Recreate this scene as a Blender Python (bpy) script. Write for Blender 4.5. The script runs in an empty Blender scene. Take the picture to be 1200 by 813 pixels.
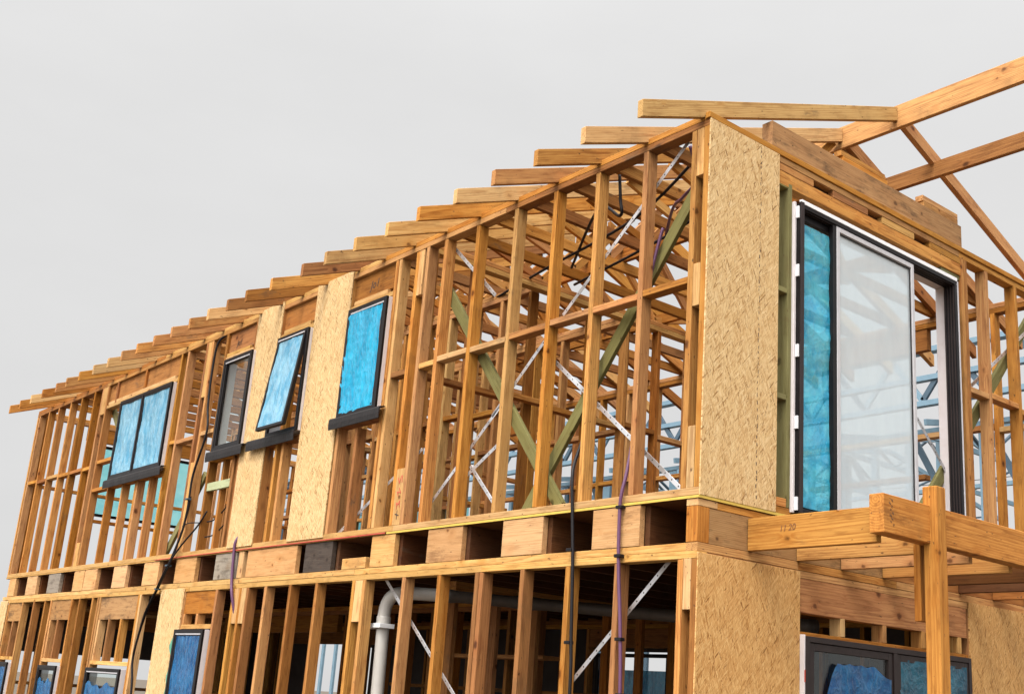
import bpy, bmesh, math, random
from mathutils import Vector, Matrix, noise
R = random.Random(7)
rad = math.radians
scene = bpy.context.scene
COL = scene.collection

# ------------------------------------------------------------------ materials
def nt_new(name):
    m = bpy.data.materials.new(name); m.use_nodes = True
    nt = m.node_tree; nt.nodes.clear()
    out = nt.nodes.new('ShaderNodeOutputMaterial')
    return m, nt, out
class N:
    """small helper to wire shader nodes"""
    def __init__(s, nt): s.nt = nt
    def node(s, typ, **kw):
        n = s.nt.nodes.new(typ)
        for k, v in kw.items(): setattr(n, k, v)
        return n
    def link(s, a, b): s.nt.links.new(a, b)
    def put(s, sock, v):
        if hasattr(v, 'node'): s.link(v, sock)
        else: sock.default_value = v
    def math(s, op, a, b=0.0, c=None, clamp=False):
        n = s.node('ShaderNodeMath', operation=op, use_clamp=clamp)
        s.put(n.inputs[0], a); s.put(n.inputs[1], b)
        if c is not None: s.put(n.inputs[2], c)
        return n.outputs[0]
    def vmath(s, op, a, b=(0, 0, 0)):
        n = s.node('ShaderNodeVectorMath', operation=op)
        s.put(n.inputs[0], a); s.put(n.inputs[1], b)
        return n.outputs[1] if op in ('LENGTH', 'DOT_PRODUCT', 'DISTANCE') else n.outputs[0]
    def noise(s, vec, scale=1.0, detail=2.0, rough=.5, out=0):
        n = s.node('ShaderNodeTexNoise'); s.put(n.inputs['Vector'], vec)
        n.inputs['Scale'].default_value = scale; n.inputs['Detail'].default_value = detail
        n.inputs['Roughness'].default_value = rough
        return n.outputs[out]
    def voro(s, vec, scale=1.0, feature='F1', rnd=1.0):
        n = s.node('ShaderNodeTexVoronoi', feature=feature); s.put(n.inputs['Vector'], vec)
        n.inputs['Scale'].default_value = scale; n.inputs['Randomness'].default_value = rnd
        return n.outputs
    def mix(s, fac, a, b, mode='MIX'):
        n = s.node('ShaderNodeMix', data_type='RGBA', blend_type=mode)
        s.put(n.inputs[0], fac); s.put(n.inputs[6], a); s.put(n.inputs[7], b)
        return n.outputs[2]
    def ramp(s, fac, stops, interp='LINEAR'):
        n = s.node('ShaderNodeValToRGB'); n.color_ramp.interpolation = interp
        e = n.color_ramp.elements
        while len(e) < len(stops): e.new(.5)
        for i, (p, c) in enumerate(stops):
            e[i].position = p; e[i].color = c if len(c) == 4 else (*c, 1)
        s.put(n.inputs[0], fac); return n.outputs[0]
    def sstep(s, v, lo, hi):
        n = s.node('ShaderNodeMapRange', interpolation_type='SMOOTHSTEP')
        s.put(n.inputs[0], v); n.inputs[1].default_value = lo; n.inputs[2].default_value = hi
        return n.outputs[0]
    def sep(s, v):
        n = s.node('ShaderNodeSeparateXYZ'); s.put(n.inputs[0], v); return n.outputs
    def comb(s, x, y, z):
        n = s.node('ShaderNodeCombineXYZ')
        for i, v in enumerate((x, y, z)): s.put(n.inputs[i], v)
        return n.outputs[0]

def c4(c): return (c[0], c[1], c[2], 1)

def wood(name, light, late, warm, knot, stain=0.0, stain_col=(.10, .07, .045), vari=.34, rough=.72, ring=.011):
    m, nt, out = nt_new(name); k = N(nt)
    tc = k.node('ShaderNodeTexCoord'); oi = k.node('ShaderNodeObjectInfo')
    wn = k.node('ShaderNodeTexWhiteNoise', noise_dimensions='1D'); k.link(oi.outputs['Random'], wn.inputs['W'])
    r3 = k.sep(wn.outputs['Color'])
    off = k.vmath('SCALE', wn.outputs['Color']); off.node.inputs[3].default_value = 61.0
    p = tc.outputs['Object']
    q = k.vmath('ADD', p, off)
    qx = k.vmath('MULTIPLY', q, (0.55, 5, 5))
    w = k.vmath('SUBTRACT', k.noise(qx, 1.0, 2, out=1), (.5, .5, .5))
    w = k.vmath('MULTIPLY', w, (0, .035, .035))
    # growth rings round a pith that lies off the board and runs slightly askew to it
    s = k.sep(k.vmath('ADD', p, w))
    cy = k.math('MULTIPLY', k.math('SUBTRACT', r3[0], .5), .16)
    cz = k.math('MULTIPLY_ADD', r3[1], .12, -.06)
    tilt = k.math('MULTIPLY', k.math('SUBTRACT', r3[2], .5), .03)
    dy = k.math('ADD', k.math('SUBTRACT', s[1], cy), k.math('MULTIPLY', s[0], tilt))
    dz = k.math('ADD', k.math('SUBTRACT', s[2], cz), k.math('MULTIPLY', s[0], k.math('MULTIPLY', tilt, -.7)))
    # knots
    kv = k.vmath('MULTIPLY', k.vmath('ADD', q, k.vmath('MULTIPLY', k.noise(q, 34, 2, out=1), (.022, .02, .02))), (.75, 1, 1))
    vo = k.voro(kv, 6.0)
    kd = vo['Distance']
    ksz = k.math('MULTIPLY_ADD', k.sep(vo['Color'])[0], .115, .06)
    kn = k.math('DIVIDE', kd, ksz)
    kfac = k.math('SUBTRACT', 1.0, k.sstep(kn, .30, 1.08))
    khalo = k.math('SUBTRACT', 1.0, k.sstep(kn, .7, 2.6))
    r = k.math('SQRT', k.math('ADD', k.math('MULTIPLY', dy, dy), k.math('MULTIPLY', dz, dz)))
    r = k.math('ADD', r, k.math('MULTIPLY', khalo, .006))
    fr = k.math('FRACT', k.math('DIVIDE', r, ring))
    lw = k.math('MULTIPLY', k.math('POWER', fr, 2.2), k.math('SUBTRACT', 1.0, k.sstep(fr, .9, 1.0)))
    fib = k.noise(k.vmath('MULTIPLY', q, (5, 260, 260)), 1.0, 2)
    big = k.noise(k.vmath('MULTIPLY', q, (1.3, 7, 7)), 1.0, 3)
    mid = k.noise(k.vmath('MULTIPLY', q, (4.5, 34, 34)), 1.0, 4, .6)
    col = k.mix(k.math('MULTIPLY', lw, .85), c4(light), c4(late))
    col = k.mix(k.math('MULTIPLY', k.sstep(big, .42, .75), .55), col, c4(warm))
    col = k.mix(k.math('MULTIPLY', k.math('SUBTRACT', fib, .45), 1.9, clamp=True), col, c4(late))
    col = k.mix(k.math('MULTIPLY', k.sstep(mid, .50, .70), .55), col, c4(tuple(c * .72 for c in late)))
    col = k.mix(k.math('MULTIPLY', k.sstep(mid, .50, .30), .30), col, c4(tuple(min(1, c * 1.15) for c in light)))
    col = k.mix(k.math('MULTIPLY', khalo, .60), col, c4(warm))
    kcol = k.mix(k.math('MULTIPLY', k.math('FRACT', k.math('MULTIPLY', kn, 2.2)), .45), c4(knot), c4(late))
    col = k.mix(k.math('MULTIPLY', kfac, .95), col, kcol)
    # handling dirt, pitch specks, nail marks
    sp = k.sstep(k.noise(k.vmath('MULTIPLY', q, (22, 48, 48)), 1.0, 2), .69, .75)
    col = k.mix(k.math('MULTIPLY', sp, .85), col, (.10, .05, .022, 1))
    sm = k.noise(q, 3.1, 5, .65)
    col = k.mix(k.math('MULTIPLY', k.sstep(sm, .55, .76), .42), col, (.14, .072, .026, 1))
    if stain:
        st = k.noise(k.vmath('MULTIPLY', q, (2.2, 6, 6)), 1.0, 6, .7)
        col = k.mix(k.math('MULTIPLY', k.sstep(st, .64 - stain * .28, .76 - stain * .22), min(1, .5 + stain * .5)), col, c4(stain_col))
    hs = k.node('ShaderNodeHueSaturation')
    k.put(hs.inputs['Hue'], k.math('MULTIPLY_ADD', r3[1], .009, .4930))
    k.put(hs.inputs['Saturation'], k.math('MULTIPLY_ADD', r3[2], .14, .90))
    k.put(hs.inputs['Value'], k.math('MULTIPLY_ADD', r3[0], vari, 1.0 - vari * .55))
    k.put(hs.inputs['Color'], col)
    b = k.node('ShaderNodeBsdfPrincipled'); k.link(hs.outputs[0], b.inputs['Base Color'])
    b.inputs['Roughness'].default_value = rough; b.inputs['Specular IOR Level'].default_value = .12
    bp = k.node('ShaderNodeBump'); bp.inputs['Strength'].default_value = .25; bp.inputs['Distance'].default_value = .002
    k.put(bp.inputs['Height'], k.math('ADD', fib, k.math('MULTIPLY', lw, .5)))
    k.link(bp.outputs[0], b.inputs['Normal'])
    k.link(b.outputs[0], out.inputs[0])
    return m

def osb(name, tone=(1, 1, 1), sat=1.0):
    m, nt, out = nt_new(name); k = N(nt)
    tc = k.node('ShaderNodeTexCoord'); oi = k.node('ShaderNodeObjectInfo')
    off = k.math('MULTIPLY', oi.outputs['Random'], 40.0)
    p = k.vmath('ADD', tc.outputs['Object'], k.comb(off, off, 0.0))
    p = k.vmath('MULTIPLY', p, (1, 1, 0))
    p = k.vmath('ADD', p, k.vmath('MULTIPLY', k.noise(p, 14, 2, out=1), (.010, .006, 0)))
    lay = []
    for ang, sx, sy in ((.10, 13, 135), (-.28, 15, 150), (.42, 14, 125), (-.75, 18, 140)):
        vr = k.node('ShaderNodeVectorRotate', rotation_type='Z_AXIS'); k.put(vr.inputs['Vector'], p)
        vr.inputs['Angle'].default_value = ang
        v = k.voro(k.vmath('MULTIPLY', k.vmath('ADD', vr.outputs[0], (ang * 9, ang * 5, 0)), (sx, sy, 1)), 1.0)
        lay.append((k.sep(v['Color']), v['Distance']))
    val = lay[0][0][0]; edge = lay[0][1]
    for (c, d), th in zip(lay[1:], (.50, .62, .72)):
        top = k.sstep(c[1], th - .02, th + .02)
        mx = k.node('ShaderNodeMix', data_type='FLOAT'); k.put(mx.inputs[0], top); k.put(mx.inputs[2], val); k.put(mx.inputs[3], c[0]); val = mx.outputs[0]
        mx = k.node('ShaderNodeMix', data_type='FLOAT'); k.put(mx.inputs[0], top); k.put(mx.inputs[2], edge); k.put(mx.inputs[3], d); edge = mx.outputs[0]
    fine = k.noise(k.vmath('MULTIPLY', p, (60, 320, 1)), 1.0, 3)
    val2 = k.math('ADD', val, k.math('MULTIPLY', k.math('SUBTRACT', fine, .5), .35))
    t = tone
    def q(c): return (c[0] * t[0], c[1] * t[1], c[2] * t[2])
    col = k.ramp(val2, [(0.0, q((.17, .085, .03))), (.05, q((.37, .22, .085))), (.14, q((.52, .345, .17))), (.5, q((.62, .445, .245))), (.85, q((.67, .51, .30))), (1.0, q((.71, .57, .37)))])
    ed = k.sstep(edge, .66, 1.0)
    col = k.mix(k.math('MULTIPLY', ed, .07), col, c4(q((.33, .20, .085))))
    gap = k.sstep(k.noise(k.vmath('MULTIPLY', p, (34, 90, 1)), 1.0, 2), .715, .76)
    col = k.mix(k.math('MULTIPLY', gap, .65), col, c4((.13, .065, .025)))
    for ang, o_, cc in ((.12, 0.0, (.36, .21, .08)), (-.3, 7.0, (.42, .26, .11)), (.55, 13.0, (.78, .64, .42)), (-.8, 19.0, (.33, .19, .07))):
        vr = k.node('ShaderNodeVectorRotate', rotation_type='Z_AXIS'); k.put(vr.inputs['Vector'], k.vmath('ADD', p, (o_, o_ * 2, o_))); vr.inputs['Angle'].default_value = ang
        stx = k.sstep(k.noise(k.vmath('MULTIPLY', vr.outputs[0], (13, 135, 1)), 1.0, 1, .4), .60, .66)
        col = k.mix(k.math('MULTIPLY', stx, .42), col, c4(q(cc)))
    mot = k.noise(p, 2.3, 4)
    col = k.mix(k.math('MULTIPLY', k.sstep(mot, .5, .8), .28), col, c4(q((.56, .35, .15))))
    b = k.node('ShaderNodeBsdfPrincipled'); k.link(col, b.inputs['Base Color'])
    b.inputs['Roughness'].default_value = .66; b.inputs['Specular IOR Level'].default_value = .25
    bp = k.node('ShaderNodeBump'); bp.inputs['Strength'].default_value = .5; bp.inputs['Distance'].default_value = .003
    k.put(bp.inputs['Height'], k.math('SUBTRACT', val2, k.math('MULTIPLY', gap, .8))); k.link(bp.outputs[0], b.inputs['Normal'])
    k.link(b.outputs[0], out.inputs[0])
    return m

def plain(name, col, rough=.5, metal=0.0, spec=.5, dirt=.15, scale=9.0, bump=0.0, dirt_col=None):
    m, nt, out = nt_new(name); k = N(nt)
    tc = k.node('ShaderNodeTexCoord')
    n1 = k.noise(tc.outputs['Object'], scale, 5, .65)
    dc = dirt_col or tuple(c * .45 for c in col)
    c = k.mix(k.math('MULTIPLY', k.sstep(n1, .42, .75), dirt), c4(col), c4(dc))
    b = k.node('ShaderNodeBsdfPrincipled'); k.link(c, b.inputs['Base Color'])
    k.put(b.inputs['Roughness'], k.math('MULTIPLY_ADD', n1, .3, rough - .15)); b.inputs['Metallic'].default_value = metal
    b.inputs['Specular IOR Level'].default_value = spec
    if bump:
        bp = k.node('ShaderNodeBump'); bp.inputs['Strength'].default_value = bump; bp.inputs['Distance'].default_value = .004
        k.link(n1, bp.inputs['Height']); k.link(bp.outputs[0], b.inputs['Normal'])
    k.link(b.outputs[0], out.inputs[0]); return m

def film(name, deep, bright, trans=.35, clear=.25, gloss=.3, scale=1.0):
    """crinkled stretch film on glass: tinted diffuse + translucent + see-through, glossy creases with glints painted into the colour"""
    m, nt, out = nt_new(name); k = N(nt)
    tc = k.node('ShaderNodeTexCoord'); oi = k.node('ShaderNodeObjectInfo')
    p = k.vmath('ADD', tc.outputs['Object'], k.comb(0.0, k.math('MULTIPLY', oi.outputs['Random'], 20.0), k.math('MULTIPLY', oi.outputs['Random'], 9.0)))
    wp = k.vmath('ADD', p, k.vmath('MULTIPLY', k.noise(p, 4 * scale, 3, out=1), (.09, .09, .09)))
    r1 = k.noise(k.vmath('MULTIPLY', wp, (3.0, 16, 3.0)), scale, 3, .6); r2 = k.noise(k.vmath('MULTIPLY', k.vmath('ADD', wp, (5, 3, 1)), (9, 11, 4.5)), scale, 2, .5)
    rid = lambda v: k.math('POWER', k.math('SUBTRACT', 1.0, k.math('ABSOLUTE', k.math('MULTIPLY_ADD', v, 4.0, -2.0)), clamp=True), 7.0)
    crease = k.math('MAXIMUM', rid(r1), k.math('MULTIPLY', rid(r2), .8))
    nz = k.noise(k.vmath('MULTIPLY', wp, (1, 2.2, 1)), 4.5 * scale, 6, .68)
    fold = k.sstep(k.noise(k.vmath('MULTIPLY', wp, (2.2, 9, 2.6)), 1.0, 3), .50, .62)
    col = k.mix(k.sstep(nz, .38, .60), c4(deep), c4(bright))
    col = k.mix(k.math('MULTIPLY', fold, .30), col, c4(tuple(min(1, c * 1.25 + .05) for c in bright)))
    col = k.mix(k.math('MULTIPLY', crease, .10), col, (.60, .84, .96, 1))  # pale glints along the creases, painted into the film colour
    d = k.node('ShaderNodeBsdfDiffuse'); k.link(col, d.inputs[0])
    t = k.node('ShaderNodeBsdfTranslucent'); k.link(col, t.inputs[0])
    tr = k.node('ShaderNodeBsdfTransparent'); k.link(k.mix(.25, col, (1, 1, 1, 1)), tr.inputs[0])
    g = k.node('ShaderNodeBsdfGlossy'); g.inputs['Roughness'].default_value = .12
    bp = k.node('ShaderNodeBump'); bp.inputs['Strength'].default_value = 1.0; bp.inputs['Distance'].default_value = .02
    k.put(bp.inputs['Height'], k.math('ADD', k.math('MULTIPLY', nz, .7), k.math('MULTIPLY', crease, .12)))
    for n_ in (d, t, g): k.link(bp.outputs[0], n_.inputs['Normal'])
    def mx(f, a, b_):
        s = k.node('ShaderNodeMixShader'); k.put(s.inputs[0], f); k.link(a, s.inputs[1]); k.link(b_, s.inputs[2]); return s.outputs[0]
    sh = mx(trans, d.outputs[0], t.outputs[0]); sh = mx(clear, sh, tr.outputs[0])
    lf_ = k.node('ShaderNodeLayerWeight'); k.link(bp.outputs[0], lf_.inputs['Normal'])
    fres = k.math('MULTIPLY_ADD', k.math('POWER', lf_.outputs['Facing'], 5.0), .90, .05)
    sh = mx(k.math('MULTIPLY_ADD', fres, gloss * 2, gloss * .04, clamp=True), sh, g.outputs[0])
    k.link(sh, out.inputs[0]); return m

def glass(name, tint=(.92, .97, .96), milk=0.0, milk_col=(.8, .85, .86), boost=1.0):
    m, nt, out = nt_new(name); k = N(nt)
    tr = k.node('ShaderNodeBsdfTransparent'); tr.inputs[0].default_value = c4(tint)
    g = k.node('ShaderNodeBsdfGlossy'); g.inputs['Roughness'].default_value = .02
    lf_ = k.node('ShaderNodeLayerWeight')
    fres = k.math('MULTIPLY_ADD', k.math('POWER', lf_.outputs['Facing'], 5.0), .90, .05)
    def mx(f, a, b_):
        s = k.node('ShaderNodeMixShader'); k.put(s.inputs[0], f); k.link(a, s.inputs[1]); k.link(b_, s.inputs[2]); return s.outputs[0]
    sh = tr.outputs[0]
    if milk:
        tc = k.node('ShaderNodeTexCoord')
        d = k.node('ShaderNodeBsdfDiffuse'); d.inputs[0].default_value = c4(milk_col)
        t = k.node('ShaderNodeBsdfTranslucent'); t.inputs[0].default_value = c4(milk_col)
        n1 = k.noise(k.vmath('MULTIPLY', tc.outputs['Object'], (1, 3, 1)), 2.2, 4)
        f = k.math('MULTIPLY_ADD', n1, .16, milk - .08, clamp=True)
        sh = mx(f, sh, mx(.15, d.outputs[0], t.outputs[0]))
    sh = mx(k.math('MULTIPLY', fres, boost, clamp=True), sh, g.outputs[0])
    k.link(sh, out.inputs[0]); return m

M = {}
M['pine'] = wood('pine', (.56, .278, .070), (.27, .088, .015), (.40, .150, .027), (.045, .013, .004), stain=.08)
M['pine_pale'] = wood('pine_pale', (.63, .385, .140), (.39, .178, .046), (.49, .24, .062), (.07, .022, .006), stain=.14)
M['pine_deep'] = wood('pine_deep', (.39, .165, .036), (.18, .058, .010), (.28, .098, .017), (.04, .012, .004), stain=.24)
M['shaded_red'] = wood('shaded_red', (.11, .042, .014), (.065, .022, .007), (.085, .031, .010), (.04, .014, .006), stain=.2)  # reddish wood darkened, with the shade of open floor bays in its colour
M['block_pale'] = wood('block_pale', (.60, .35, .15), (.44, .215, .075), (.48, .235, .08), (.12, .042, .012), stain=.30, stain_col=(.20, .095, .036))
M['weathered'] = wood('weathered', (.46, .25, .085), (.27, .12, .033), (.36, .17, .048), (.06, .025, .012), stain=.50, stain_col=(.09, .05, .025))
M['grey_board'] = wood('grey_board', (.30, .255, .20), (.19, .15, .11), (.25, .20, .15), (.06, .04, .025), stain=.45, stain_col=(.10, .08, .06))
M['dark_board'] = wood('dark_board', (.085, .065, .05), (.045, .032, .025), (.07, .05, .036), (.02, .015, .012), stain=.4, stain_col=(.025, .02, .016))
M['treated'] = wood('treated', (.235, .215, .085), (.15, .125, .04), (.19, .165, .055), (.05, .035, .012), stain=.25, stain_col=(.10, .085, .035))
M['treated_pale'] = wood('treated_pale', (.50, .54, .33), (.38, .40, .22), (.44, .46, .26), (.12, .10, .05), stain=.1)
M['rough_sawn'] = wood('rough_sawn', (.50, .225, .052), (.25, .080, .014), (.36, .13, .023), (.07, .022, .006), stain=.2, stain_col=(.15, .06, .018), ring=.015)
M['osb'] = osb('osb', (1.0, .92, .77))
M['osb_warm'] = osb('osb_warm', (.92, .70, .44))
M['yellow_edge'] = plain('yellow_edge', (.62, .42, .07), .6, dirt=.4, scale=14)
M['alu_black'] = plain('alu_black', (.007, .0055, .006), .42, spec=.22, dirt=.5, scale=6, dirt_col=(.02, .016, .016))
M['alu_brown'] = plain('alu_brown', (.028, .019, .018), .42, spec=.25, dirt=.3)
M['alu_silver'] = plain('alu_silver', (.55, .53, .54), .42, 0.25, dirt=.2)
M['alu_white'] = plain('alu_white', (.80, .79, .80), .5, dirt=.12)
M['reveal_white'] = plain('reveal_white', (.66, .60, .59), .6, dirt=.25, dirt_col=(.48, .40, .37))
M['flash_black'] = plain('flash_black', (.012, .010, .010), .5, spec=.25, dirt=.5, dirt_col=(.035, .026, .024), bump=.6, scale=30)
M['galv'] = plain('galv', (.62, .62, .65), .36, .8, dirt=.4, scale=25, dirt_col=(.40, .36, .33))
m_, nt_, out_ = nt_new('strap_metal'); k_n = N(nt_)
sx_ = k_n.sep(k_n.node('ShaderNodeTexCoord').outputs['Object'])
hu = k_n.math('MULTIPLY', k_n.math('SUBTRACT', k_n.math('FRACT', k_n.math('DIVIDE', sx_[0], .075)), .5), .075)
hole = k_n.math('LESS_THAN', k_n.math('ADD', k_n.math('MULTIPLY', hu, hu), k_n.math('MULTIPLY', sx_[1], sx_[1])), .000030)
n_ = k_n.noise(k_n.comb(sx_[0], 0.0, 0.0), 3.0, 3)
b_ = k_n.node('ShaderNodeBsdfPrincipled'); k_n.link(k_n.mix(hole, k_n.mix(k_n.sstep(n_, .40, .62), (.70, .70, .72, 1), (.34, .31, .29, 1)), (.05, .04, .035, 1)), b_.inputs['Base Color'])
b_.inputs['Metallic'].default_value = .7; b_.inputs['Roughness'].default_value = .38; k_n.link(b_.outputs[0], out_.inputs[0]); M['strap_metal'] = m_
M['steel_blue'] = plain('steel_blue', (.17, .27, .34), .45, .25, dirt=.3, scale=4)
M['steel_dark'] = plain('steel_dark', (.06, .10, .135), .5, .2, dirt=.3, scale=4)
M['pvc'] = plain('pvc', (.46, .43, .39), .45, dirt=.2, scale=5)
M['pvc_white'] = plain('pvc_white', (.82, .81, .80), .5, dirt=.1)
M['duct'] = plain('duct', (.05, .036, .026), .6, dirt=.4)
M['cable'] = plain('cable', (.009, .007, .008), .5, spec=.25, dirt=.3)
M['purple'] = plain('purple', (.11, .04, .095), .4, dirt=.35, dirt_col=(.09, .03, .08))
M['red'] = plain('red', (.52, .07, .04), .6, dirt=.4)
M['ink'] = plain('ink', (.045, .03, .025), .8, dirt=.1)
M['pencil'] = plain('pencil', (.19, .075, .027), .8, dirt=.1)
M['film_bright'] = film('film_bright', (.0, .36, .62), (.003, .46, .74), .3, .06, .35)
M['film_pale'] = film('film_pale', (.12, .45, .70), (.32, .63, .82), .35, .12, .35)
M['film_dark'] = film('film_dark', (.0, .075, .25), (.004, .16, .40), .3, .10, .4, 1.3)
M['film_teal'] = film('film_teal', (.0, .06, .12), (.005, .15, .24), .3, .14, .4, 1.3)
M['film_cyan'] = film('film_cyan', (.0, .48, .80), (.10, .68, .90), .35, .40, .4)
M['wrap_cyan'] = film('wrap_cyan', (.22, .74, .80), (.36, .86, .88), .85, .28, .1, .6)
M['glass'] = glass('glass')
M['glass_milk'] = glass('glass_milk', (.88, .97, 1.0), .42, (.92, .98, 1.0), 3.6)
M['slab'] = plain('slab', (.12, .105, .09), .9, dirt=.5, scale=1.4)
M['earth'] = plain('earth', (.10, .078, .055), .95, dirt=.6, scale=.7, bump=.8)
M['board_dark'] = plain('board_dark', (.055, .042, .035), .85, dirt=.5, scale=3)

# ------------------------------------------------------------------ mesh helpers
_cache = {}
def chamfer_mesh(dx, dy, dz, b, sh0=0.0, sh1=0.0):
    """box dx*dy*dz centred on the origin, arrises eased by b; ends may be sheared along z"""
    key = (round(dx, 4), round(dy, 4), round(dz, 4), round(b, 4), round(sh0, 4), round(sh1, 4))
    hx, hy, hz = dx / 2, dy / 2, dz / 2
    b = min(b, hx * .4, hy * .4, hz * .4)
    vs, idx = [], {}
    for sx in (-1, 1):
        for sy in (-1, 1):
            for sz in (-1, 1):
                for a in range(3):
                    h = [hx - b, hy - b, hz - b]; h[a] += b
                    v = [sx * h[0], sy * h[1], sz * h[2]]
                    v[0] += (sh0 if sx < 0 else sh1) * v[2]
                    idx[(sx, sy, sz, a)] = len(vs); vs.append(v)
    fs = []
    I = lambda s, a: idx[(s[0], s[1], s[2], a)]
    for a in range(3):
        u, w = [(1, 2), (2, 0), (0, 1)][a]
        for sa in (-1, 1):
            ring = []
            for su, sw in ((-1, -1), (1, -1), (1, 1), (-1, 1)):
                s = [0, 0, 0]; s[a] = sa; s[u] = su; s[w] = sw; ring.append(I(s, a))
            fs.append(ring if sa > 0 else ring[::-1])
        for su in (-1, 1):
            for sw in (-1, 1):
                s0 = [0, 0, 0]; s1 = [0, 0, 0]
                s0[a] = -1; s1[a] = 1; s0[u] = s1[u] = su; s0[w] = s1[w] = sw
                q = [I(s0, u), I(s1, u), I(s1, w), I(s0, w)]
                fs.append(q if su * sw > 0 else q[::-1])
    for sx in (-1, 1):
        for sy in (-1, 1):
            for sz in (-1, 1):
                t = [I((sx, sy, sz), 0), I((sx, sy, sz), 1), I((sx, sy, sz), 2)]
                fs.append(t if sx * sy * sz > 0 else t[::-1])
    me = bpy.data.meshes.new('board'); me.from_pydata(vs, [], fs); me.update()
    return me

def tag(o, label=None, cat=None, group=None, kind=None):
    if label: o['label'] = label
    if cat: o['category'] = cat; o['kind'] = 'thing'
    if group: o['group'] = group
    if kind: o['kind'] = kind
    return o
def thing(name, label, cat, loc=(0, 0, 0), group=None):
    o = bpy.data.objects.new(name, None); COL.objects.link(o); o.location = loc
    o.empty_display_size = .1
    return tag(o, label, cat, group)
def world_loc(o):
    v = Vector((0, 0, 0))
    while o is not None: v += o.location; o = o.parent
    return v
def link(name, me, mat, mw, parent=None):
    o = bpy.data.objects.new(name, me); COL.objects.link(o)
    if mat is not None:
        if len(me.materials) == 0: me.materials.append(M[mat] if isinstance(mat, str) else mat)
    # parents carry no rotation unless given as an Empty; parts are placed in world space
    if parent is not None:
        o.parent = parent
        bpy_pm = parent_matrix(parent)
        mw = bpy_pm.inverted() @ mw
    o.location, o.rotation_mode = mw.to_translation(), 'XYZ'
    o.rotation_euler = mw.to_euler('XYZ')
    return o
def parent_matrix(o):
    m = Matrix.LocRotScale(o.location, o.rotation_euler, None)
    return parent_matrix(o.parent) @ m if o.parent else m

def jit(a): return R.uniform(-a, a)
def box(name, x0, x1, y0, y1, z0, z1, mat, parent=None, b=.0022, wob=.0008, twist=0.0):
    """axis aligned board; its local X runs along its longest side so the grain follows it"""
    d = [x1 - x0, y1 - y0, z1 - z0]
    c = Vector(((x0 + x1) / 2, (y0 + y1) / 2, (z0 + z1) / 2))
    o = sorted(range(3), key=lambda i: -d[i])
    ax = [Vector((1, 0, 0)), Vector((0, 1, 0)), Vector((0, 0, 1))]
    X, Y = ax[o[0]], ax[o[1]]; Z = X.cross(Y)
    me = chamfer_mesh(d[o[0]], d[o[1]], d[o[2]], b)
    c += Vector((jit(wob), jit(wob), jit(wob)))
    mw = Matrix((X, Y, Z)).transposed().to_4x4()
    if twist: mw = mw @ Matrix.Rotation(jit(twist), 4, 'Y') @ Matrix.Rotation(jit(twist), 4, 'Z')
    mw.translation = c
    return link(name, me, mat, mw, parent)
def bar(name, p0, p1, w, h, mat, parent=None, up=(0, 0, 1), b=.002, sh0=0, sh1=0):
    """board from p0 to p1, w across, h towards up"""
    p0, p1 = Vector(p0), Vector(p1); X = (p1 - p0); L = X.length; X.normalize()
    up = Vector(up); Y = up.cross(X).normalized(); Z = X.cross(Y)
    me = chamfer_mesh(L, w, h, b, sh0, sh1)
    mw = Matrix((X, Y, Z)).transposed().to_4x4(); mw.translation = (p0 + p1) / 2
    return link(name, me, mat, mw, parent)
def tube(name, pts, r, mat, parent=None, seg=10, rings=None):
    """swept tube through pts (smoothed)"""
    P = [Vector(p) for p in pts]
    S = []
    for i in range(len(P) - 1):
        a = P[max(i - 1, 0)]; b_ = P[i]; c = P[i + 1]; d = P[min(i + 2, len(P) - 1)]
        n = 8
        for j in range(n):
            t = j / n
            S.append(.5 * ((2 * b_) + (c - a) * t + (2 * a - 5 * b_ + 4 * c - d) * t * t + (3 * b_ - a - 3 * c + d) * t ** 3))
    S.append(P[-1])
    org = S[0].copy()
    vs, fs = [], []
    U = None
    for i, p in enumerate(S):
        T = (S[min(i + 1, len(S) - 1)] - S[max(i - 1, 0)]).normalized()
        if U is None: U = T.orthogonal().normalized()
        U = (U - T * U.dot(T)).normalized(); V = T.cross(U)
        rr = r * (rings(i) if rings else 1)
        for j in range(seg):
            a = 2 * math.pi * j / seg
            vs.append(p - org + (U * math.cos(a) + V * math.sin(a)) * rr)
    for i in range(len(S) - 1):
        for j in range(seg):
            fs.append([i * seg + j, i * seg + (j + 1) % seg, (i + 1) * seg + (j + 1) % seg, (i + 1) * seg + j])
    fs.append(list(range(seg))[::-1]); fs.append([(len(S) - 1) * seg + j for j in range(seg)])
    me = bpy.data.meshes.new(name); me.from_pydata([tuple(v) for v in vs], [], fs)
    for p_ in me.polygons: p_.use_smooth = True
    mw = Matrix.Translation(org)
    return link(name, me, mat, mw, parent)
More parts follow.
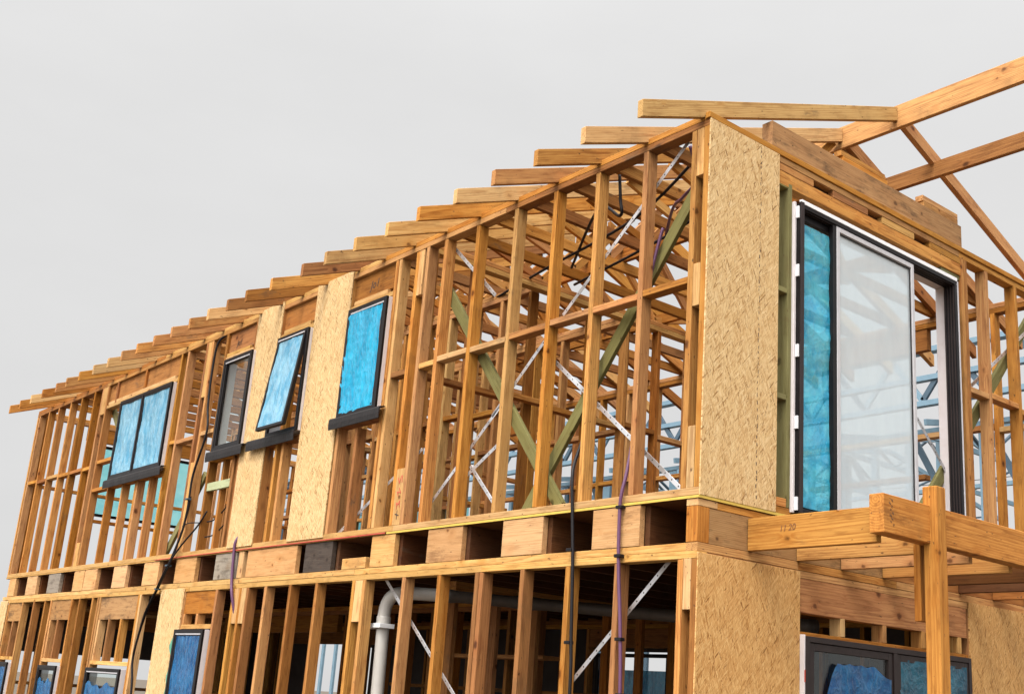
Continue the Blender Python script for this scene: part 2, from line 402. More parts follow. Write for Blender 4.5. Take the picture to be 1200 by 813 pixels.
def sheet(name, org, U, V, nu, nv, amp, mat, parent=None, seed=0, sag=0.0, edge=True, edge_fn=None, thick=.0012):
    """crinkled film: a grid in the plane org + u*U + v*V pushed about along its normal"""
    org, U, V = Vector(org), Vector(U), Vector(V); Nn = U.cross(V).normalized()
    vs, fs = [], []
    for j in range(nv + 1):
        for i in range(nu + 1):
            u, v = i / nu, j / nv
            if edge_fn: u, v = edge_fn(u, v)
            p = U * u + V * v
            q = p * 3.0 + Vector((seed * 7.3, seed * 3.1, seed))
            h = amp * (noise.noise(q * 1.3) + .7 * abs(noise.noise(q * 3.1 + Vector((3, 1, 7)))) + .35 * noise.noise(q * 8))
            vs.append(p + Nn * h)
    for j in range(nv):
        for i in range(nu):
            a = j * (nu + 1) + i; fs.append([a, a + 1, a + nu + 2, a + nu + 1])
    me = bpy.data.meshes.new(name); me.from_pydata([tuple(v) for v in vs], [], fs)
    for p_ in me.polygons: p_.use_smooth = True
    o = link(name, me, mat, Matrix.Translation(org), parent)
    return o
def scribble(name, text, size, mw, mat, parent, extrude=.0006):
    """pencilled or sprayed lettering as a thin mesh"""
    cu = bpy.data.curves.new(name, 'FONT'); cu.body = text; cu.size = size; cu.extrude = extrude
    cu.align_x = 'CENTER'; cu.align_y = 'CENTER'; cu.shear = .25
    t = bpy.data.objects.new('t', cu); COL.objects.link(t)
    me = bpy.data.meshes.new_from_object(t.evaluated_get(bpy.context.evaluated_depsgraph_get()))
    bpy.data.objects.remove(t)
    return link(name, me, mat, mw, parent)
def face_mw(p, normal, up=(0, 0, 1), spin=0.0):
    n = Vector(normal).normalized(); u = Vector(up); X = u.cross(n).normalized(); Y = n.cross(X)
    m = Matrix((X, Y, n)).transposed().to_4x4() @ Matrix.Rotation(spin, 4, 'Z'); m.translation = Vector(p); return m

PINE = ['pine'] * 7 + ['pine_pale'] * 2 + ['pine_deep'] * 4
def pm(): return R.choice(PINE)
ORD = ['first', 'second', 'third', 'fourth', 'fifth', 'sixth', 'seventh', 'eighth', 'ninth', 'tenth', 'eleventh', 'twelfth', 'thirteenth', 'fourteenth', 'fifteenth', 'sixteenth', 'seventeenth', 'eighteenth', 'nineteenth', 'twentieth']
TENS = {20: 'twenty', 30: 'thirty'}
def ordw(n):
    if n <= 20: return ORD[n - 1]
    t, u = n // 10 * 10, n % 10
    return TENS[t][:-1] + 'ieth' if u == 0 else TENS[t] + '-' + ORD[u - 1]

W, LEN = 4.40, 13.48          # plan of the house: x along the end wall, y along the long wall
ZG = -2.92                    # ground
S, D = .045, .09              # stud section

# ------------------------------------------------------------------ ground and slab
gm = bpy.data.meshes.new('ground')
n = 40; vs = []; fs = []
for j in range(n + 1):
    for i in range(n + 1):
        f = lambda t: math.copysign(abs(t) ** 3, t) * 400
        x, y = f(i / n * 2 - 1), f(j / n * 2 - 1)
        vs.append((x, y, ZG + (.05 * noise.noise(Vector((x * .3, y * .3, 0))) - .05 if abs(x) < 60 and abs(y) < 60 else -.1)))
for j in range(n):
    for i in range(n):
        a = j * (n + 1) + i; fs.append([a, a + 1, a + n + 2, a + n + 1])
gm.from_pydata(vs, [], fs)
o = link('ground', gm, 'earth', Matrix()); tag(o, kind='structure')
o = box('floor_slab', -.05, W + .05, -.05, LEN + .05, ZG - .1, -2.78, 'slab', wob=0); tag(o, kind='structure')

# ------------------------------------------------------------------ wall frame pieces
def stud(w, side, a0, a1, z0=.045, z1=2.39, mat=None, d0=0.0, d1=D, name='stud'):
    """upright between a0 and a1 along the wall; side 'L' = long wall (x is depth), 'E' = end wall (y is depth)"""
    a = .0012
    a0 += jit(a); a1 += jit(a); e = jit(.0018)
    if side[0] == 'L':
        x = W - D if side == 'LF' else (float(side[2:]) if len(side) > 2 else 0.0)
        return box(name, x + d0 + e, x + d1 + e, a0, a1, z0, z1, mat or pm(), w, twist=.0012)
    y = float(side[1:]) if len(side) > 1 else 0.0
    return box(name, a0, a1, y + d0 + e, y + d1 + e, z0, z1, mat or pm(), w, twist=.0012)
def plate(w, side, a0, a1, z0, z1, cuts=(), mat=None, name='plate', d0=0, d1=D):
    p = [a0] + [c for c in cuts if a0 < c < a1] + [a1]
    for i in range(len(p) - 1):
        lo, hi = p[i] + (.001 if i else 0), p[i + 1] - .001
        e = jit(.002)
        if side[0] == 'L':
            x = W - D if side == 'LF' else (float(side[2:]) if len(side) > 2 else 0.0)
            box(name, x + d0 + e, x + d1 + e, lo, hi, z0, z1, mat or pm(), w)
        else:
            y = float(side[1:]) if len(side) > 1 else 0.0
            box(name, lo, hi, y + d0 + e, y + d1 + e, z0, z1, mat or pm(), w)
def nogs(w, side, edges, z, skip=(), mat=None, jitter=.03, d0=.002, d1=.088):
    for i in range(len(edges) - 1):
        if i in skip: continue
        a0, a1 = edges[i][1] + .001, edges[i + 1][0] - .001
        if a1 - a0 < .06: continue
        zz = z + jit(jitter)
        if side[0] == 'L':
            x = W - D if side == 'LF' else (float(side[2:]) if len(side) > 2 else 0.0)
            box('nogging', x + d0, x + d1, a0, a1, zz, zz + S, mat or pm(), w)
        else:
            y = float(side[1:]) if len(side) > 1 else 0.0
            box('nogging', a0, a1, y + d0, y + d1, zz, zz + S, mat or pm(), w)
def strap(w, p0, p1, axis, width=.030, mat='strap_metal'):
    """galvanised bracing strap with its folded middle; axis = wall normal"""
    up = Vector(axis)
    o = bar('strap_brace', p0, p1, width, .003, mat, w, up=up, b=.0005)
    return o

# ================================================================== UPPER LONG WALL (x = 0)
uw = thing('wall_frame', 'upper storey pine stud frame of the long wall holding four windows', 'wall frame', (0, 0, 0), 'wall frames of the timber house')
plate(uw, 'L', 0, LEN, 0, .045, (3.26, 8.1), 'pine_pale', 'bottom_plate')
plate(uw, 'L', 0, LEN, 2.39, 2.434, (2.1, 6.24, 10.6), None, 'top_plate')
plate(uw, 'L', .0, LEN, 2.436, 2.48, (3.9, 8.7), None, 'top_plate')
# corner: stud, packers, stud
stud(uw, 'L', .0, .044, mat='pine'); stud(uw, 'L', .106, .151, mat='pine')
for z0, z1 in ((2.06, 2.39), (1.18, 1.46), (.045, .42)): stud(uw, 'L', .0455, .1045, z0, z1, 'pine_pale', name='packer')
full = [(.548, .593), (1.028, 1.073), (1.484, 1.529), (1.949, 1.994), (2.434, 2.479), (2.876, 2.921)]
for a in full: stud(uw, 'L', *a)
# triple post with packers at the frame joint
stud(uw, 'L', 3.131, 3.176, mat='pine'); stud(uw, 'L', 3.285, 3.330, mat='pine')
stud(uw, 'L', 3.21, 3.283, 1.98, 2.39, 'pine_pale', name='packer'); pk = stud(uw, 'L', 3.1775, 3.283, .045, .50, 'pine_pale', name='packer')
stud(uw, 'L', 3.178, 3.21, .9, 1.5, 'pine', d0=.02, name='packer')
for i, (z, t, s_) in enumerate(((.40, 'VI', .085), (.30, 'N', .07), (.20, 'M', .08), (.12, 'X', .07))):
    scribble('spray_mark', t, s_, face_mw((-.0035, 3.225, z), (-1, 0, 0), spin=.5 * (i % 2) + .3), 'red' if i < 3 else 'ink', uw)
stud(uw, 'L', 3.552, 3.597); stud(uw, 'L', 3.607, 3.652)
stud(uw, 'L', 4.36, 4.405)
stud(uw, 'L', 3.983, 4.028, .045, .94, name='cripple_stud')
stud(uw, 'L', 4.30, 4.345, .045, 1.0, name='cripple_stud')
# window with the brightest film : trimmer, lintel, sill
def opening(y0, y1, packer=True):
    box('lintel', .028, .072, y0 + .05, y1, 2.16, 2.388, 'pine_deep', uw)
    box('head_trimmer', .0, .09, y0, y1, 2.075, 2.115, 'pine_pale', uw)
    box('packer', .004, .04, y0 + .10, y1 - .05, 2.116, 2.158, 'pine_pale', uw)
    box('sill_trimmer', .0, .09, y0, y1, .975, 1.018, pm(), uw)
opening(3.653, 4.36); opening(5.02, 5.70); opening(6.30, 7.0); opening(8.22, 10.50)
scribble('pencil_mark', 'Jo1', .11, face_mw((.0262, 4.02, 2.27), (-1, 0, 0), spin=.05), 'ink', uw, .0003)
scribble('pencil_mark', 'Jo1', .09, face_mw((.0262, 6.72, 2.25), (-1, 0, 0), spin=.05), 'ink', uw, .0003)
stud(uw, 'L', 4.97, 5.015, .045, 2.39); stud(uw, 'L', 5.323, 5.368, .045, .974, name='cripple_stud'); stud(uw, 'L', 5.45, 5.495, .045, .974, name='cripple_stud')
stud(uw, 'L', 5.70, 5.745); stud(uw, 'L', 6.20, 6.245); stud(uw, 'L', 6.256, 6.30); 
stud(uw, 'L', 6.365, 6.41, .045, .974, 'pine_deep', name='cripple_stud')
stud(uw, 'L', 6.957, 7.002); stud(uw, 'L', 6.66, 6.705, .045, .974, 'pine_deep', d0=.03, name='cripple_stud')
bt = box('nogging', .004, .04, 6.42, 6.955, .66, .745, 'treated_pale', uw); bt['label'] = 'pale green treated timber nogging'
stud(uw, 'L', 7.335, 7.38); stud(uw, 'L', 7.468, 7.513); stud(uw, 'L', 7.381, 7.467, 1.75, 2.39, 'pine_pale', name='packer'); stud(uw, 'L', 7.381, 7.467, .045, 1.02, 'pine_pale', name='packer')
stud(uw, 'L', 7.985, 8.03); stud(uw, 'L', 8.172, 8.217)
for y in (8.6, 8.974, 9.02, 9.447, 9.941): stud(uw, 'L', y - .045, y - .001, .045, .974, name='cripple_stud')
stud(uw, 'L', 9.24, 9.285, 2.16, 2.39); stud(uw, 'L', 10.18, 10.225, 2.115, 2.39)
stud(uw, 'L', 10.505, 10.55); stud(uw, 'L', 10.714, 10.759); stud(uw, 'L', 10.551, 10.713, 2.02, 2.39, 'pine_pale', name='packer'); stud(uw, 'L', 10.60, 10.713, .045, .34, 'pine_pale', name='packer')
left = [(11.018, 11.063), (11.531, 11.576), (11.981, 12.026), (12.48, 12.525), (12.913, 12.958), (13.346, 13.391), (13.435, LEN)]
for a in left: stud(uw, 'L', *a)
nogs(uw, 'L', [(.106, .151)] + full + [(3.131, 3.176)], 1.315)
nogs(uw, 'L', [(3.285, 3.33), (3.552, 3.597)], 1.32); nogs(uw, 'L', [(7.0, 7.002), (7.335, 7.38)], 1.32)
nogs(uw, 'L', [(7.468, 7.513), (7.985, 8.03), (8.172, 8.217)], 1.31)
nogs(uw, 'L', [(10.714, 10.759)] + left, 1.32); nogs(uw, 'L', [(9.9, 9.95), (10.505, 10.55)], 1.32)
XI = .0955
strap(uw, (XI, .27, 2.40), (XI, 1.45, 1.44), (1, 0, 0)); strap(uw, (XI, 1.52, 1.115), (XI, .21, .05), (1, 0, 0))
strap(uw, (XI, 2.10, .87), (XI, 3.0, .13), (1, 0, 0)); strap(uw, (XI, 1.50, 1.40), (XI, 2.2, .80), (1, 0, 0))
strap(uw, (XI, 2.05, .60), (XI, 2.55, .33), (1, 0, 0)); strap(uw, (XI, 2.42, .45), (XI, 2.0, .05), (1, 0, 0))
strap(uw, (XI, 4.3, .05), (XI, 3.1, .66), (1, 0, 0)); strap(uw, (XI, 2.95, 2.38), (XI, 2.28, 1.78), (1, 0, 0))

# ================================================================== UPPER END WALL (y = 0)
ue = thing('wall_frame', 'upper storey pine stud frame of the end wall, built round the big sliding door', 'wall frame', (0, 0, 0), 'wall frames of the timber house')
plate(ue, 'E', .092, .86, 0, .045, (), 'pine', 'bottom_plate'); plate(ue, 'E', 2.93, W, 0, .045, (), None, 'bottom_plate')
plate(ue, 'E', .092, W, 2.39, 2.434, (2.95,), 'pine', 'top_plate'); plate(ue, 'E', .092, W, 2.436, 2.48, (), 'pine', 'top_plate')
box('cap_plate', -.012, W, -.0125, .028, 2.437, 2.479, 'pine', ue)
box('lintel', .70, 2.965, .001, .089, 2.236, 2.288, 'pine', ue); box('lintel', .70, 2.965, .003, .086, 2.2885, 2.336, 'pine', ue)
for a0, a1, m_ in ((.69, 1.08, 'pine'), (1.30, 1.72, 'pine_deep'), (1.90, 2.32, 'pine_pale'), (2.53, 2.966, 'pine')):
    box('packer', a0, a1, .0015, .05, 2.3365, 2.389, m_, ue)
box('slot_shade_board', .70, 2.96, .052, .088, 2.3365, 2.389, 'shaded_red', ue)  # dark board added behind the slots, painted shade inside them
for a in ((.093, .137), (.45, .495), (.645, .69)): stud(ue, 'E', *a)
for a in ((2.968, 3.013), (3.015, 3.06), (3.335, 3.38), (3.80, 3.845), (4.20, 4.245), (4.355, W)): stud(ue, 'E', *a)
nogs(ue, 'E', [(3.015, 3.06), (3.335, 3.38), (3.80, 3.845), (4.20, 4.245)], 1.295)
gs = box('jamb_post', .802, .838, -.002, .088, .046, 2.262, 'treated', ue); gs['label'] = 'mossy green treated timber post'
for z0 in (2.225, 1.47, .74): box('spacer', .693, .801, .002, .088, z0, z0 + .036, 'treated', ue)
box('spacer', .70, .80, -.004, .088, .046, .10, 'pine', ue)
g2 = box('spacer', 2.70, 2.966, .012, .082, 2.196, 2.235, 'treated', ue)
XE = .096
strap(ue, (4.3, XE, 2.2), (2.98, XE, 1.22), (0, 1, 0)); strap(ue, (2.98, XE, .5), (2.45, XE, .98), (0, 1, 0))

# ================================================================== storey band: plates, floor, joists, blocking
lw = thing('wall_frame', 'ground floor pine stud frame of the long wall, below the band of floor blocking', 'wall frame', (0, 0, ZG), 'wall frames of the timber house')
ZB, ZT = -2.78, -.37
plate(lw, 'L', 0, 13.2, -.37, -.326, (2.05, 7.0), 'pine_pale', 'top_plate'); plate(lw, 'L', .07, LEN, -.324, -.277, (3.78, 5.9, 9.4), 'pine_pale', 'top_plate')
plate(lw, 'L', 0, LEN, ZB, ZB + .045, (), None, 'bottom_plate')
def ls(y1, w_=.045, z0=ZB + .045, z1=ZT - .001, **k): return stud(lw, 'L', y1 - w_, y1, z0, z1, **k)
for y in (.149, .04): ls(y, .044)
for z0, z1 in ((-.66, ZT), (-1.9, -1.5)): stud(lw, 'L', .042, .103, z0, z1, 'pine_pale', name='packer')
for y in (.685, 1.146, 1.607, 2.068, 2.121, 2.585, 3.055, 3.629, 3.789, 4.405, 4.869, 5.342, 5.70, 5.845, 5.99, 6.367, 7.13, 7.69, 8.30, 8.345, 9.55, 9.622, 9.797, 10.257, 10.529, 11.324, 11.581, 12.036, 12.512, 13.15, LEN): ls(y)
for y0, y1 in ((3.63, 3.743), (5.701, 5.80), (5.846, 5.944)): stud(lw, 'L', y0, y1, -.70, ZT - .001, 'pine_pale', name='packer')
nogs(lw, 'L', [(.104, .149), (.64, .685), (1.10, 1.146), (1.56, 1.607), (2.02, 2.068)], -1.55, d0=.02); nogs(lw, 'L', [(2.54, 2.585), (3.01, 3.055), (3.58, 3.629)], -1.56, d0=.02)
for y0, y1, zl, zh, cr in ((12.515, 13.10, -.62, -1.095, (12.80,)), (10.531, 11.277, -.62, -1.095, (10.92, 11.2)), (8.347, 9.504, -.63, -1.095, (8.75, 9.12, 9.44)), (6.37, 7.08, -.595, -.70, (6.72, 7.04))):
    box('lintel', .012, .056, y0, y1, zl, ZT - .002, 'weathered' if y0 > 8 else 'pine_deep', lw)
    box('head_trimmer', .001, .089, y0, y1, zh - .043, zh, 'pine_pale', lw)
    for c in cr: stud(lw, 'L', c, c + .045, zh, zl, name='cripple_stud', d0=.005)
    box('sill_trimmer', .001, .089, y0, y1, -2.27, -2.226, pm(), lw)
strap(lw, (XI, .27, -.33), (XI, 1.6, -1.5), (1, 0, 0)); strap(lw, (XI, 3.5, -.31), (XI, 1.9, -1.6), (1, 0, 0))

le = thing('wall_frame', 'ground floor pine stud frame of the end wall, behind the balcony', 'wall frame', (0, 0, ZG), 'wall frames of the timber house')
plate(le, 'E', .092, W, -.372, -.328, (), 'pine', 'top_plate'); plate(le, 'E', .0, W, -.326, -.276, (.93, 2.0), 'pine', 'top_plate')
plate(le, 'E', .092, W, ZB, ZB + .045, (), None, 'bottom_plate')
box('lintel', .90, 2.88, .001, .044, -.584, -.374, 'rough_sawn', le); box('lintel', .90, 2.88, .046, .089, -.584, -.374, 'pine_deep', le)
for a in (.1, .5, .855, 2.89, 3.35, 3.8, 4.355): stud(le, 'E', a, a + .045, ZB + .045, -.373)
box('head_trimmer', .90, 2.885, .001, .089, -.74, -.70, 'pine_deep', le)
for a in (1.368, 1.832, 2.295, 2.76): stud(le, 'E', a, a + .045, -.699, -.585, name='cripple_stud')
box('sill_trimmer', .90, 2.885, .001, .089, -2.25, -2.206, 'pine', le)

fl = thing('floor_sheet', 'yellow edged sheet floor of the upper storey resting on the joists', 'floor', (W / 2, LEN / 2, -.022))
box('floor_panel', -.004, W, -.004, LEN, -.021, -.0008, 'shaded_red', fl, wob=0)  # panel colour darkened to put shade into the storey below
box('sheet_edge', -.008, -.0045, -.008, 3.34, -.020, -.004, 'yellow_edge', fl, wob=0); box('sheet_edge', -.007, -.0045, 3.36, LEN, -.020, -.004, 'pine_pale', fl, wob=0); box('sheet_edge', -.0045, W, -.010, -.0045, -.020, -.002, 'yellow_edge', fl, wob=0)

# joists lie across the house; blocks close every other bay along the long wall
jy = [.435, .862, 1.357, 1.795, 2.276, 2.72, 3.17, 3.51, 4.135, 4.60, 5.0, 5.35, 5.72, 5.965, 6.43, 6.89, 7.40, 7.85, 8.27, 8.78, 9.19, 9.77, 10.17, 10.54, 11.07, 11.53, 12.0, 12.44, 12.96]
for i, y in enumerate(jy):
    o = box('floor_joist', .047, W - .05, y, y + .043, -.2755, -.022, 'shaded_red', wob=.0005)
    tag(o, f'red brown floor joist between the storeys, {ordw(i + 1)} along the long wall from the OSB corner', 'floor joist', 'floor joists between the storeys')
blocks = [(.476, .902, 'block_pale'), (1.398, 1.835, 'block_pale'), (2.317, 2.76, 'block_pale'), (3.211, 3.553, 'block_pale'), (4.18, 4.65, 'dark_board'), (4.80, 5.767, 'block_pale'), (5.85, 5.955, 'block_pale'), (6.005, 6.47, 'grey_board'), (6.93, 7.44, 'block_pale'), (7.89, 8.31, 'block_pale'), (8.82, 9.23, 'block_pale'), (9.78, 10.2, 'block_pale'), (10.22, 10.58, 'block_pale'), (11.11, 11.57, 'grey_board'), (12.05, 12.48, 'block_pale'), (13.0, 13.3, 'block_pale')]
bl = {'block_pale': 'pale sawn', 'grey_board': 'weathered grey', 'dark_board': 'blackened'}
npale = 0
for y0, y1, m_ in blocks:
    o = box('blocking_board', .0 + jit(.003), .044, y0, y1, -.274, -.024, m_, wob=.001)
    if m_ == 'dark_board': lab = 'blackened weathered blocking board under the upper long wall, left of a pale offcut'
    elif m_ == 'grey_board': lab = 'grey weathered blocking board ' + ('beside the short purple pipe' if y0 < 8 else 'near the far end of the long wall')
    elif y1 - y0 > .8: lab = 'longest pale blocking board under the wall, spanning two joist bays'
    elif y1 - y0 < .12: lab = 'narrow pale blocking offcut next to the short purple pipe'
    else:
        npale += 1; lab = f'pale square blocking board between floor and plates, {ordw(npale)} pale one from the corner'
    tag(o, lab, 'blocking', 'blocking boards in the floor band')
o = box('timber_offcut', -.002, .043, 3.62, 3.99, -.274, -.185, 'pine_pale'); tag(o, 'low pale offcut lying on the plate in an open floor bay', 'offcut')
o = box('corner_block', -.001, .10, .0, .09, -.275, -.066, 'rough_sawn'); tag(o, 'stained corner block on the plates under the upper OSB corner', 'blocking', 'blocking boards in the floor band')
o = box('corner_block', -.001, .17, .0005, .092, -.064, -.022, 'pine_pale'); tag(o, 'thin pale packing piece at the corner just below the yellow floor edge', 'blocking', 'blocking boards in the floor band')
rb = thing('rim_board', 'weathered rim board along the end wall behind the balcony joists', 'rim board', (2.2, .02, -.15))
box('board', .102, 1.9, .003, .046, -.2745, -.068, 'weathered', rb); box('board', 1.902, W, .003, .046, -.2745, -.066, 'rough_sawn', rb)
box('packing_strip', .172, W, .001, .044, -.066, -.023, 'pine', rb)
o = box('rim_board', W - .045, W, .1, LEN, -.2745, -.023, 'pine_deep'); tag(o, 'plain rim board closing the far side of the floor band', 'rim board')
o = box('rim_board', .05, W - .05, LEN - .045, LEN, -.2745, -.023, 'pine_deep'); tag(o, 'rim board closing the far end of the floor band', 'rim board')
o = tube('string_line', [(-.0155, 8.0, -.008), (-.013, 6.0, -.006), (-.014, 4.6, -.010), (-.0155, 3.35, -.012)], .0055, 'red', seg=6)
tag(o, 'red strip running along the floor edge below the upper long wall', 'strip')

# ================================================================== OSB bracing sheets
def osb_sheet(label, x0, x1, y0, y1, z0, z1, mat='osb', line=None):
    o = box('bracing_sheet', x0, x1, y0, y1, z0, z1, mat, b=.001, wob=.0004)
    tag(o, label, 'OSB sheet', 'OSB bracing sheets'); return o
s1 = osb_sheet('tall pale OSB sheet on the upper corner beside the sliding door', -.001, .69, -.0125, -.0015, -.001, 2.436)
# printed dotted line down the upper corner sheet
vs, fs = [], []
z = .05
while z < 2.40:
    h = R.uniform(.008, .03); w_ = R.uniform(.003, .008); x = .495 + jit(.004)
    i0 = len(vs); vs += [(x, -.0131, z), (x + w_, -.0131, z), (x + w_ + jit(.003), -.0131, z + h), (x + jit(.003), -.0131, z + h)]; fs.append([i0, i0 + 1, i0 + 2, i0 + 3]); z += h + R.uniform(.004, .03)
me = bpy.data.meshes.new('printed_line'); me.from_pydata(vs, [], fs); link('printed_line', me, 'ink', Matrix(), s1)
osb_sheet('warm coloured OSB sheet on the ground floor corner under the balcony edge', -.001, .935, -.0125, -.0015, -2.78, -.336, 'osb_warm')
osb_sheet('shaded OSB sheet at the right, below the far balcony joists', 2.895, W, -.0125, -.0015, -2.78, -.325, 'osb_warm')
osb_sheet('pale OSB strip on the long wall between the two right hand upper windows', -.0125, -.0015, 4.358, 5.012, .016, 2.475)
osb_sheet('pale OSB strip on the long wall left of the propped open window', -.0125, -.0015, 5.70, 6.243, .024, 2.478)
osb_sheet('narrow OSB strip on the ground floor long wall left of a tall blue window', -.0125, -.0015, 7.095, 7.69, -2.78, -.335)
osb_sheet('OSB strip at the far left end of the ground floor wall', -.0125, -.0015, 13.16, LEN + .01, -2.78, -.335)

# ================================================================== windows
def frame_ring(parent, name, side, a0, a1, z0, z1, d0, d1, t, mat, b=.002):
    """four mitred-looking members made as one mesh piece"""
    bm = bmesh.new()
    def add(A0, A1, Z0, Z1):
        c = ((A0 + A1) / 2, (Z0 + Z1) / 2)
        me = chamfer_mesh(A1 - A0, d1 - d0, Z1 - Z0, b)
        k0 = len(bm.verts); bm.from_mesh(me); bm.verts.ensure_lookup_table()
        for v in bm.verts[k0:]: v.co += Vector((c[0], (d0 + d1) / 2, c[1]))
        bpy.data.meshes.remove(me)
    tl, tr_, tt, tb = t if isinstance(t, tuple) else (t, t, t, t)
    add(a0, a0 + tl, z0, z1); add(a1 - tr_, a1, z0, z1); add(a0 + tl, a1 - tr_, z1 - tt, z1); add(a0 + tl, a1 - tr_, z0, z0 + tb)
    me = bpy.data.meshes.new(name); bm.to_mesh(me); bm.free()
    mw = Matrix() if side == 'E' else Matrix(((0, 1, 0, 0), (1, 0, 0, 0), (0, 0, 1, 0), (0, 0, 0, 1)))
    if side == 'L':
        me.flip_normals()
        for v in me.vertices: v.co = Vector((v.co.y, v.co.x, v.co.z))
        mw = Matrix()
    # origin to the ring's middle
    cen = sum((v.co for v in me.vertices), Vector()) / len(me.vertices)
    for v in me.vertices: v.co -= cen
    return link(name, me, mat, Matrix.Translation(cen), parent)

def long_window(label, y0, y1, z0, z1, xf=-.062, film_m='film_bright', flap=True, open_deg=0.0, mullion=None, group='windows on the long wall', edge_fn=None, seed=1, no_film=False, silver=True, flap_y=None, over=0.0):
    t = thing('window', label, 'window', (xf, (y0 + y1) / 2, z0), group)
    frame_ring(t, 'frame', 'L', y0, y1, z0, z1, xf, xf + .024, .038, 'alu_black')
    frame_ring(t, 'reveal', 'L', y0 + .001, y1 - .001, z0 + .001, z1 - .001, xf + .0245, xf + .145, .018, 'reveal_white')
    panes = [(y0 + .036, y1 - .036)] if mullion is None else [(y0 + .03, mullion - .018), (mullion + .018, y1 - .03)]
    if mullion: box('mullion', xf - .002, xf + .045, mullion - .0175, mullion + .0175, z0 + .027, z1 - .027, 'alu_black', t)
    for pi, (a, b_) in enumerate(panes):
        # the sash, hinged at its head
        piv = Vector((xf + .004, (a + b_) / 2, z1 - .03))
        sa = thing('sash', None, None); sa.parent = t; sa.location = piv - world_loc(t); sa.rotation_euler = (0, rad(open_deg), 0)
        def sub(fn, *args, **kw):
            o = fn(*args, **kw); return o
        bz, tz = z0 + .03, z1 - .03
        if open_deg:
            so = (xf - .008, xf + .030)
        else:
            so = (xf + .006, xf + .040)
        # members are placed in the closed position, then carried round by the hinge
        def carry(o):
            closed = parent_matrix(o)
            rot = Matrix.Translation(piv) @ Matrix.Rotation(rad(open_deg), 4, 'Y') @ Matrix.Translation(-piv)
            mw = parent_matrix(sa).inverted() @ (rot @ closed)
            o.parent = sa; o.location = mw.to_translation(); o.rotation_euler = mw.to_euler()
        fr = frame_ring(None, 'sash_frame', 'L', a, b_, bz, tz, so[0], so[1], .03, 'alu_black'); carry(fr)
        pn = box('pane', so[0] + .018, so[0] + .024, a + .029, b_ - .029, bz + .029, tz - .029, 'glass', None, b=.0005, wob=0); carry(pn)
        if silver:
            sv = box('head_drip', so[0] - .004, so[0] + .004, a + .01, b_ - .01, tz - .022, tz - .008, 'alu_silver', None, b=.001, wob=0); carry(sv)
        if not no_film:
            f = sheet('film', (so[0] + (.006 if not over else -.004), a + .026, bz + .026 - over), (0, b_ - a - .052 + over * 2.0, 0), (0, 0, tz - bz - .052 + over), 44, 66, .008 + over * .10, film_m, None, seed + pi, edge_fn=edge_fn or ((lambda u, v: (u + .05 * (u > .9) * noise.noise(Vector((v * 11, 0, 3))), v - .03 * (v < .1) * abs(noise.noise(Vector((u * 9, 2, 3)))))) if over else None)); carry(f)
    if flap:
        fy0, fy1 = flap_y or (y0 - .09, y1 + .10)
        bm = bmesh.new(); ny = 14
        prof = [(.0, .02), (-.052, .010), (-.060, -.004), (-.062, -.045), (-.058, -.092), (-.053, -.094), (-.057, -.045), (-.054, -.004), (-.05, .004), (.0, .010)]
        rows = []
        for j in range(ny + 1):
            y = fy0 + (fy1 - fy0) * j / ny; wv = .006 * noise.noise(Vector((y * 6, seed * 3.3, 0)))
            rows.append([bm.verts.new((xf + .05 + px_ + wv * (1 if pz < 0 else .2), y, z0 - .004 + pz + wv * .6)) for px_, pz in prof])
        for j in range(ny):
            for q in range(len(prof)):
                q2 = (q + 1) % len(prof); bm.faces.new((rows[j][q], rows[j + 1][q], rows[j + 1][q2], rows[j][q2]))
        bm.faces.new(rows[0]); bm.faces.new(rows[-1][::-1])
        bmesh.ops.recalc_face_normals(bm, faces=bm.faces)
        me = bpy.data.meshes.new('sill_flashing'); bm.to_mesh(me); bm.free()
        link('sill_flashing', me, 'flash_black', Matrix(), t)
    return t
long_window('upper window with bright blue film, right of the widest OSB strip', 3.645, 4.285, 1.05, 2.055, seed=3, over=.024)
long_window('upper window propped open at the bottom between two OSB strips', 5.015, 5.635, 1.05, 2.055, film_m='film_pale', open_deg=7.0, seed=8, flap_y=(5.02, 6.0))
long_window('upper window without film, clear glass beside the left OSB strip', 6.195, 6.845, 1.05, 2.055, no_film=True, seed=5)
long_window('wide two pane upper window with pale blue film at the far left', 8.22, 9.82, 1.05, 2.055, film_m='film_pale', mullion=9.08, seed=11, silver=False)
ragged = lambda u, v: (u, v * (.86 + .10 * noise.noise(Vector((u * 5, 2, 0)))))
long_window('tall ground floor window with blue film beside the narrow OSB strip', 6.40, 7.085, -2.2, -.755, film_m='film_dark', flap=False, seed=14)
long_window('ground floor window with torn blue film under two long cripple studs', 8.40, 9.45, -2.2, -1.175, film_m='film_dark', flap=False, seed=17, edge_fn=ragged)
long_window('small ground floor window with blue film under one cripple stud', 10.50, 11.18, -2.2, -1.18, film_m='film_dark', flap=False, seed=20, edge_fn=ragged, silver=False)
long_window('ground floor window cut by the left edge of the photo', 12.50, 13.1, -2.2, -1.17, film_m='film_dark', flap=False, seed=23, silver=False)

# teal building paper tucked behind the tall window's left edge
def tear(u, v): return (u * (1 - .0) + (.25 * noise.noise(Vector((3, v * 9, 0)))) * (1 - u), v)
o = sheet('building_paper', (-.020, 7.06, -2.2), (0, .20, 0), (0, 0, 1.37), 5, 40, .004, 'wrap_cyan', None, 31, edge_fn=lambda u, v: (u * (.65 + .5 * noise.noise(Vector((1, v * 8, 0)))), v))
tag(o, 'torn strip of teal building paper along the tall ground floor window', 'building paper')

